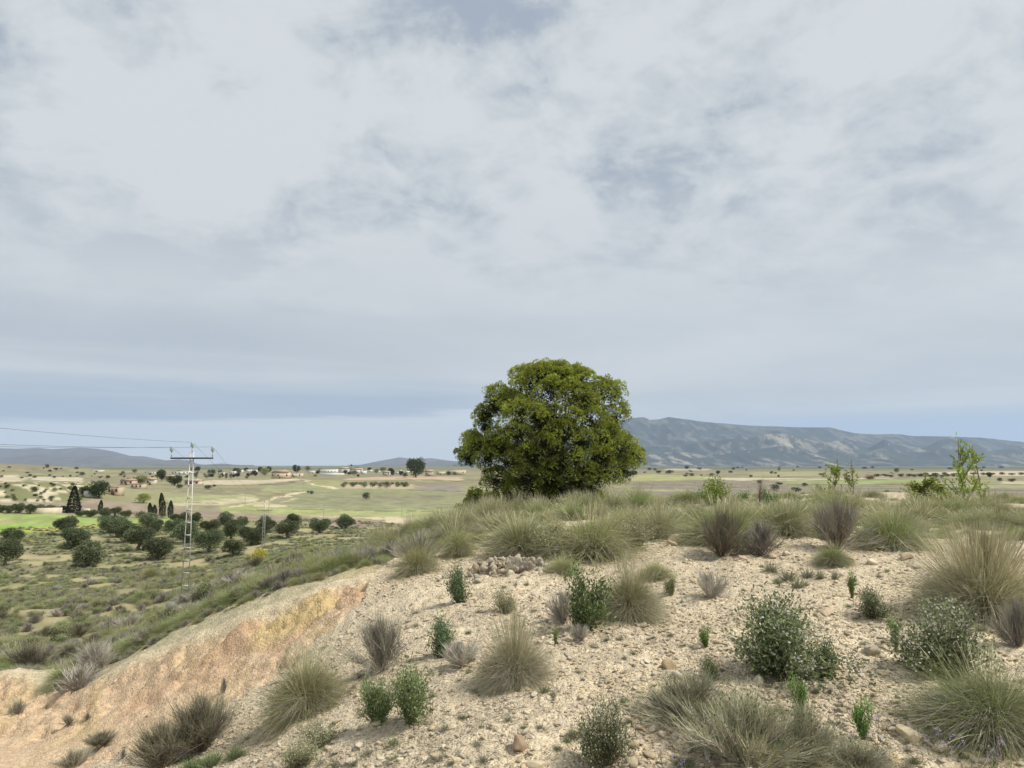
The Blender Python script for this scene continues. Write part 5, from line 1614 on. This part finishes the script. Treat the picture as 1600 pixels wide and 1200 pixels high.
# continuous low cover: tufts beyond counting
TUFT_SRC = [source(m_) for m_ in CUSH]
BL = [source(TUS[k_]['blades']) for k_ in (0, 1, 2)]
TW = [source(BR[k_]['twigs']) for k_ in (0, 1, 2)]
def cover(name, label, n, r0, r1, a0, a1, smin, smax, test, srcs, seed, hz=(0.55, 0.9)):
    global rng
    rng = np.random.default_rng(seed)
    x, y = wedge(n, r0, r1, a0, a1)
    kp = test(x, y)
    x, y = x[kp], y[kp]
    m_ = len(x)
    s = rng.uniform(smin, smax, m_)
    scatter(name, label, 'ground cover', np.stack([x, y, Hg(x, y) - 0.02], 1), np.stack([rng.uniform(-.12, .12, m_), rng.uniform(-.12, .12, m_), rng.uniform(0, 6.28, m_)], 1),
            np.stack([s, s, s * rng.uniform(hz[0], hz[1], m_)], 1), rng.integers(0, len(srcs), m_), srcs)
behind_poly = hill_poly(CRESTL[::-1] + [(620, 872, 13.5), (690, 846, 17), (740, 822, 21), (760, 806, 30)]) + [(0, 140), (-60, 180), (-400, 400), (-400, 30)]
def on_slope(x, y):
    return in_poly(x, y, behind_poly) & (fbm(x * 0.22 + 5, y * 0.22, 4, 72) < 0.60) & (rng.random(len(x)) < 0.35 + 1.3 * fbm(x * 0.3, y * 0.3, 3, 93))
def far_of_crest(x, y):
    dm = np.full(x.shape, 9.0)
    for (x0, y0), (x1, y1) in zip(_cl2[:-1], _cl2[1:]):
        ex, ey = x1 - x0, y1 - y0
        t_ = np.clip(((x - x0) * ex + (y - y0) * ey) / (ex * ex + ey * ey), 0, 1)
        dm = np.minimum(dm, np.hypot(x - x0 - t_ * ex, y - y0 - t_ * ey))
    return in_poly(x, y, behind_poly) & (dm > crest_gap)
crest_gap = 0.55
cover('crest_tufts', 'small grey-green tufts along the back edge of the orange bank', 3600, 10.6, 17, -0.85, 0.0, 0.08, 0.20, far_of_crest, BL[:2] + TW[:2] + TUFT_SRC[:3], 705, (0.6, 1.0))
crest_gap = 1.1
cover('scrub_fringe', 'thick grey-green scrub just behind the crest of the orange bank', 7000, 10.6, 26, -0.85, 0.0, 0.16, 0.46, far_of_crest, BL[:2] + [BL[1]] + TW + TUFT_SRC[:2], 704, (0.6, 1.0))
cover('scrub_grass', 'grey-green grass and low scrub covering the slope behind the orange bank', 14000, 12.5, 60, -0.78, 0.0, 0.16, 0.46, lambda x, y: on_slope(x, y) & far_of_crest(x, y), BL[:2] + [BL[1]] + TUFT_SRC[:3], 701)
cover('scrub_heath', 'low grey heath and scrub on the flat below the slope', 16000, 45, 175, -0.72, -0.12, 0.3, 0.9, on_slope, TUFT_SRC + TW[:1] + BL[:2], 702, (0.4, 0.8))
def on_crest(x, y):
    return (fbm(x * 0.4, y * 0.4, 3, 94) > 0.42) & ~in_poly(x, y, behind_poly)
cover('crest_grass', 'thin dry grass between the tussocks along the crest', 2600, 12.5, 60, -0.12, 0.70, 0.12, 0.34, on_crest, BL + TUFT_SRC[:3], 703)

# ------------------------------------------------------------------ power line
STEEL = plain_mat('galvanised_steel', (0.62, 0.61, 0.55), 0.55, 6.0, 0.15, 0.2)
DARKST = plain_mat('dark_steel', (0.06, 0.06, 0.065), 0.5)
GLASSY = plain_mat('glass_insulator', (0.40, 0.50, 0.46), 0.15)
CABLE = plain_mat('cable', (0.10, 0.10, 0.11), 0.5)
CONC = plain_mat('concrete', (0.42, 0.40, 0.36), 0.9, 9.0)

def box_mesh(name, boxes, mat):
    """boxes: list of (x0, y0, z0, x1, y1, z1)"""
    v, f = [], []
    for x0, y0, z0, x1, y1, z1 in boxes:
        n = len(v)
        v += [(x, y, z) for z in (z0, z1) for y in (y0, y1) for x in (x0, x1)]
        f += [(n, n + 2, n + 3, n + 1), (n + 4, n + 5, n + 7, n + 6), (n, n + 1, n + 5, n + 4), (n + 2, n + 6, n + 7, n + 3), (n, n + 4, n + 6, n + 2), (n + 1, n + 3, n + 7, n + 5)]
    return make_mesh(name, v, np.array(f), mat)

def prism(name, a, b, r, mat, sides=4, r2=None):
    g = Geo()
    g.tube([a, b], [r, r if r2 is None else r2], (0.5, 0.5, 0.5), sides)
    v = np.concatenate(g.v)
    f = [np.concatenate(g.f), ]
    if sides == 4:
        f.append(np.array([[3, 2, 1, 0], [4, 5, 6, 7]]))
    return make_mesh(name, v, f, mat)

def lathe(name, prof_, mat, sides=10):
    an = np.linspace(0, 6.2832, sides, endpoint=False)
    v = np.concatenate([[(r * math.cos(a), r * math.sin(a), z) for a in an] for r, z in prof_])
    i = np.arange(len(prof_) - 1)[:, None] * sides + np.arange(sides)[None]
    j = np.arange(len(prof_) - 1)[:, None] * sides + (np.arange(sides)[None] + 1) % sides
    return make_mesh(name, v, np.stack([i, j, j + sides, i + sides], -1).reshape(-1, 4), mat, smooth=True)

INS = lathe('insulator', [(0.02, 0), (0.03, 0.05), (0.12, 0.08), (0.05, 0.12), (0.13, 0.16), (0.05, 0.21), (0.10, 0.25), (0.02, 0.31), (0.0, 0.32)], GLASSY)

def pylon(px, py, height, arm, rz, label, leg_r=0.05, w0=0.27, w1=0.10):
    q = hit(px, py)
    o = link('power_pylon', None, loc=q, rot=(0, 0, rz))
    tag(o, label, 'pylon', 'pylons of the power line')
    foot = box_mesh('footing', [(-0.55, -0.3, -0.5, 0.55, 0.3, 0.10)], CONC)
    link('footing', foot, parent=o)
    for s in (-1, 1):
        link('leg', prism('leg', (s * w0, 0, 0.0), (s * w1, 0, height), leg_r, STEEL), parent=o)
    for i in range(12):
        z = 0.2 + i * height * 0.082
        wv = w0 + (w1 - w0) * z / height
        link('batten', box_mesh('batten', [(-wv, -0.02, z, wv, 0.02, z + 0.05)], STEEL), parent=o)
    za = height - 11 * q[1] / F_PX
    link('crossarm', box_mesh('crossarm', [(-arm, -0.04, za, arm, 0.04, za + 0.06)], DARKST), parent=o)
    pts_ = []
    for s in (-1, 0, 1):
        zb = za + 0.1 if s else height
        pin = link('insulator_pin', prism('insulator_pin', (s * arm * 0.985, 0, zb - 0.02), (s * arm * 0.985, 0, zb + 0.17), 0.02, STEEL), parent=o)
        link('insulator', INS, parent=o, loc=(s * arm * 0.985, 0, zb + 0.15), scale=(0.7, 0.7, 0.7))
        c, s_ = math.cos(rz), math.sin(rz)
        pts_.append(np.array((q[0] + s * arm * 0.985 * c, q[1] + s * arm * 0.985 * s_, q[2] + zb + 0.36)))
    return q, pts_

q1 = hit(288, 945)
s1 = q1[1] / F_PX
h1 = P(304, 706, q1[1])[2] - q1[2]
qp, top1 = pylon(288, 945, h1, 35 * s1, R(-8), 'tall slim white steel ladder-like pylon on the scrub slope', leg_r=0.9 * s1, w0=6.2 * s1, w1=2.6 * s1)
qp2, top2 = pylon(411, 856, 6.3, 1.2, R(-12), 'small distant steel pylon among the olive trees', leg_r=0.04, w0=0.2)

def wire(a, b, sag, label, seen):
    t = np.linspace(0, 1, 40)[:, None]
    p = a * (1 - t) + b * t
    p[:, 2] -= sag * 4 * (t[:, 0] * (1 - t[:, 0]))
    g = Geo()
    g.tube(p, np.full(40, seen), (0.1, 0.1, 0.1), 5)
    me = make_mesh('power_cable', np.concatenate(g.v), np.concatenate(g.f), CABLE, smooth=True)
    tag(link('power_cable', me), label, 'cable', 'cables of the power line')
side = ['left', 'top', 'right']
far_end = [np.array((-17.0, -14.0, 2.1)), np.array((-15.6, -14.0, 3.5)), np.array((-14.2, -14.0, 2.1))]
for k_ in range(3):
    wire(top1[k_], far_end[k_], 0.75, f'thin dark power cable running from the {side[k_]} insulator of the tall pylon to the left', 0.0045)
    wire(top1[k_], top2[k_], 0.6, f'thin power cable from the {side[k_]} insulator of the tall pylon down to the small pylon', 0.004)
for px, py, hpx, lab in [(383, 789, 19, 'thin pale pole in the field right of the tall pylon'), (320 * 0.5 + 0, 0, 0, None), (441, 790, 24, 'thin pale pole in the middle of the plain'), (506, 810, 22, 'thin pale pole left of the rightmost olive trees'), (628, 806, 22, 'thin pale pole near the grassy shoulder'),
                         (474, 769, 14, 'short pale pole by the field track'), (456, 772, 12, 'short pale pole left of the field track'), (463, 748, 20, 'pole in front of the dark tree by the villa'), (420, 800, 24, 'pale pole above the small pylon'), (240, 763, 18, 'pale pole beside the ruined farm'), (1116, 727.9, 6.5, 'distant lattice mast before the right mountains')]:
    if not lab:
        continue
    q = hit(px, py)
    s = q[1] / F_PX
    o = link('utility_pole', None, loc=q)
    tag(o, lab, 'pole', 'thin poles on the plain')
    hh = hpx * s
    rr_ = max(0.10, 0.20 * s)
    link('shaft', prism('shaft', (0, 0, -0.3), (0, 0, hh), rr_, CONC, 6, rr_ * 0.7), parent=o)
    link('crossarm', box_mesh('crossarm', [(-hh * 0.06, -rr_ * 0.8, hh * 0.93, hh * 0.06, rr_ * 0.8, hh * 0.93 + rr_)], CONC), parent=o)

# ------------------------------------------------------------------ houses and walls of the plain
def wallm(c, nm):
    return plain_mat(nm, c, 0.9, 0.7, 0.12)
W_WHITE, W_CREAM, W_STONE, W_PINK, W_OCHRE = wallm((0.72, 0.70, 0.66), 'white_render'), wallm((0.60, 0.53, 0.40), 'cream_render'), wallm((0.52, 0.42, 0.30), 'stone_wall'), wallm((0.56, 0.43, 0.34), 'pink_render'), wallm((0.60, 0.50, 0.34), 'ochre_render')
R_RED, R_TAN, R_GREY = plain_mat('red_tiles', (0.42, 0.28, 0.20), 0.9, 1.5), plain_mat('tan_tiles', (0.46, 0.34, 0.24), 0.9, 1.5), plain_mat('grey_roof', (0.40, 0.38, 0.36), 0.9, 1.5)
PANE, DOORM = plain_mat('dark_pane', (0.05, 0.055, 0.06), 0.2), plain_mat('wooden_door', (0.16, 0.10, 0.06), 0.7)

def house(px, py, wpx, hpx, wall, roofm, style, label, depth=0.8, rz=0.0, wins=2, door=True, cat='house', group='houses on the plain'):
    q = hit(px, py)
    s = q[1] / F_PX
    W, Hh = wpx * s, hpx * s
    D_ = W * depth if W < 14 else 9.0
    o = link('house', None, loc=(q[0], q[1] + D_ / 2, q[2] - 0.1), rot=(0, 0, rz))
    tag(o, label, cat, group)
    hw = Hh * (0.72 if style in ('gable', 'hip') else 0.95)
    link('wall', box_mesh('wall', [(-W / 2, -D_ / 2, -0.6, W / 2, D_ / 2, hw)], wall), parent=o)
    e = 0.25
    if style == 'flat':
        link('roof', box_mesh('roof', [(-W / 2 - 0.08, -D_ / 2 - 0.08, hw, W / 2 + 0.08, D_ / 2 + 0.08, Hh)], roofm), parent=o)
    else:
        k_ = 0.0 if style == 'gable' else min(W, D_) * 0.42
        v = [(-W / 2 - e, -D_ / 2 - e, hw), (W / 2 + e, -D_ / 2 - e, hw), (W / 2 + e, D_ / 2 + e, hw), (-W / 2 - e, D_ / 2 + e, hw), (-W / 2 - e + k_, 0, Hh), (W / 2 + e - k_, 0, Hh)]
        f = [np.array([(0, 1, 5, 4), (2, 3, 4, 5), (3, 2, 1, 0)]), np.array([(1, 2, 5), (3, 0, 4)])]
        rf = link('roof', make_mesh('roof', v, f, roofm), parent=o)
        link('chimney', box_mesh('chimney', [(W * 0.18, 0.2, hw + 0.2, W * 0.18 + 0.5, 0.7, Hh + 0.5)], wall), parent=rf)
    ww, wh = min(1.2, W / (wins * 2 + 1.5)), min(1.3, hw * 0.36)
    for i in range(wins):
        x = -W / 2 + W * (i + 0.5 + (0.0 if not door else 0.25 * (1 if i >= wins / 2 else -1))) / wins
        x = max(-W / 2 + ww, min(W / 2 - ww, x))
        wn = link('window', box_mesh('window', [(x - ww / 2 - 0.08, -D_ / 2 - 0.05, hw * 0.45 - 0.08, x + ww / 2 + 0.08, -D_ / 2 - 0.003, hw * 0.45 + wh + 0.08)], wall), parent=o)
        link('pane', box_mesh('pane', [(x - ww / 2, -D_ / 2 - 0.07, hw * 0.45, x + ww / 2, -D_ / 2 - 0.053, hw * 0.45 + wh)], PANE), parent=wn)
    if door:
        link('door', box_mesh('door', [(-0.55, -D_ / 2 - 0.06, 0.05, 0.55, -D_ / 2 - 0.003, min(2.1, hw * 0.75))], DOORM), parent=o)
    return o

house(177, 774, 18, 14, W_STONE, R_TAN, 'flat', 'square beige stone farmhouse behind the broad dark pine', wins=2, rz=-0.12)
house(137, 776, 13, 9, W_WHITE, W_WHITE, 'flat', 'small white shed left of the broad dark pine', wins=0, door=False, cat='shed')
house(197, 758, 19, 10, W_PINK, R_RED, 'gable', 'pink farmhouse with porch left of the pale yellow tree', wins=3)
house(234, 758, 13, 12, W_CREAM, R_TAN, 'gable', 'cream gabled house right of the pale yellow tree', wins=1)
house(213, 764, 18, 8, W_STONE, R_RED, 'flat', 'low red-brown ruin in front of the pale yellow tree', wins=3, door=False, cat='ruin')
house(236, 740, 20, 3.5, W_WHITE, R_GREY, 'flat', 'long low white building far behind the farm', wins=4, depth=0.5)
house(281, 741.5, 26, 5.5, W_WHITE, R_GREY, 'flat', 'long white building left of the pylon top', wins=5, depth=0.5)
house(148, 736.5, 16, 2, W_WHITE, R_GREY, 'flat', 'thin white farm shed on the far left plain', wins=0, door=False, cat='shed')
house(264, 750, 14, 7, W_PINK, R_TAN, 'gable', 'reddish house between the two dark pines', wins=1)
house(299, 758, 22, 9, W_CREAM, R_TAN, 'gable', 'tan farmhouse directly behind the pylon', wins=3)
house(437, 748, 26, 14, W_OCHRE, R_RED, 'hip', 'ochre villa with a red hipped roof', wins=3)
house(459, 746, 22, 7, W_CREAM, R_TAN, 'flat', 'low cream house right of the red-roofed villa', wins=3)
house(488, 740, 14, 5, W_WHITE, R_GREY, 'flat', 'white flat-roofed house at the left end of the white villas', wins=2)
house(513, 740, 26, 7, W_WHITE, W_WHITE, 'flat', 'white villa with a row of dark arches', wins=5, door=False)
house(537, 739, 14, 9, W_WHITE, R_TAN, 'gable', 'tall white villa left of the palm', wins=2)
house(556, 740, 18, 9, W_WHITE, R_TAN, 'gable', 'white villa right of the palm', wins=3)
house(567, 741, 9, 6, W_WHITE, R_GREY, 'flat', 'small white house at the right end of the white villas', wins=1)
house(603, 743, 11, 7, W_CREAM, R_TAN, 'gable', 'small pale house left of the large round tree', wins=2)
house(621, 741, 8, 4, W_WHITE, R_GREY, 'flat', 'tiny white house left of the large round tree', wins=1)
house(670, 744, 12, 10, W_STONE, R_TAN, 'gable', 'tan brick house right of the large round tree', wins=1)
house(688, 742, 14, 6, W_CREAM, R_TAN, 'flat', 'low cream building between the tan house and the yellow building', wins=1)
house(713, 742, 28, 8, W_OCHRE, W_OCHRE, 'flat', 'yellow flat-roofed building at the left side of the big pine', wins=2)
for px, py, w_, h_ in [(345, 742, 9, 4), (362, 740, 9, 4), (374, 739, 8, 5), (388, 738, 8, 4.5), (397, 739, 7, 5)]:
    house(px, py, w_, h_, W_WHITE, R_GREY, 'flat', 'little white house scattered among trees right of the pylon', wins=2, group='little white houses right of the pylon')
for px, py, w_, h_ in [(590, 738, 6, 3), (636, 739, 7, 3.5), (578, 737, 6, 3), (625, 736.5, 5, 2.5), (520, 736, 9, 3)]:
    house(px, py, w_, h_, W_WHITE, R_TAN, 'flat', 'little pale house in the distant village', wins=1, group='little houses of the distant village')
def low_wall(a, b, hgt, label, mat):
    qa, qb = hit(*a), hit(*b)
    L_ = math.hypot(qb[0] - qa[0], qb[1] - qa[1])
    o = link('garden_wall', box_mesh('garden_wall', [(0, -0.2, -0.8, L_, 0.2, hgt)], mat), loc=qa, rot=(0, 0, math.atan2(qb[1] - qa[1], qb[0] - qa[0])))
    tag(o, label, 'wall', kind='thing')
low_wall((53, 803), (97, 802), 1.4, 'low pale wall between the olive row and the bright green field', W_CREAM)
low_wall((127, 802), (139, 803), 1.3, 'short pale wall right of the ragged conifer', W_CREAM)
low_wall((500, 742), (538, 742), 2.0, 'long white garden wall in front of the white villas', W_WHITE)

# ------------------------------------------------------------------ dry litter on the gravel
def stick(seed):
    rng_ = np.random.default_rng(seed)
    g = Geo()
    p = np.stack([np.linspace(-0.5, 0.5, 5), rng_.normal(0, 0.05, 5), 0.02 + np.abs(rng_.normal(0, 0.02, 5))], 1)
    g.tube(p, [0.012, 0.014, 0.012, 0.010, 0.006], (0.36, 0.31, 0.25), 4)
    for _ in range(2):
        a = p[rng_.integers(1, 4)]
        g.tube([a, a + rng_.normal(0, 0.12, 3) * (1, 1, 0.15) + (0.1, 0, 0.02)], [0.008, 0.004], (0.34, 0.30, 0.25), 4)
    return g.mesh('dry_stick', TWIG)
rl = random.Random(44)
sticks = []
for i, (px, py, lab) in enumerate([(985, 1118, 'pale dry stick lying left of the big grey dead clump'), (760, 1045, 'bleached dry stick at the left foot of the straw-grey tussock'), (1330, 1030, 'dry stick lying right of the loose green shrub')]):
    q = hit(px, py)
    sticks.append(tag(link('dry_stick', stick(i + 1), loc=q, rot=(0, 0, rl.uniform(0, 6)), scale=(0.28, 0.28, 0.28)), lab, 'stick'))
rng = np.random.default_rng(45)
lx, ly = wedge(5000, 3.4, 14, -0.5, 0.72)
kp = ~in_poly(lx, ly, bank_poly) & (fbm(lx * 0.8, ly * 0.8, 3, 95) > 0.47) & ~in_poly(lx, ly, behind_poly)
lx, ly = lx[kp], ly[kp]
n = len(lx)
sz = rng.uniform(0.05, 0.20, n)
scatter('dry_litter', 'dry twigs and straw littering the gravel', 'litter', np.stack([lx, ly, Hg(lx, ly)], 1), np.stack([rng.uniform(-.2, .2, n), rng.uniform(-.2, .2, n), rng.uniform(0, 6.3, n)], 1), np.stack([sz, sz, sz], 1), rng.integers(0, 3, n), sticks)
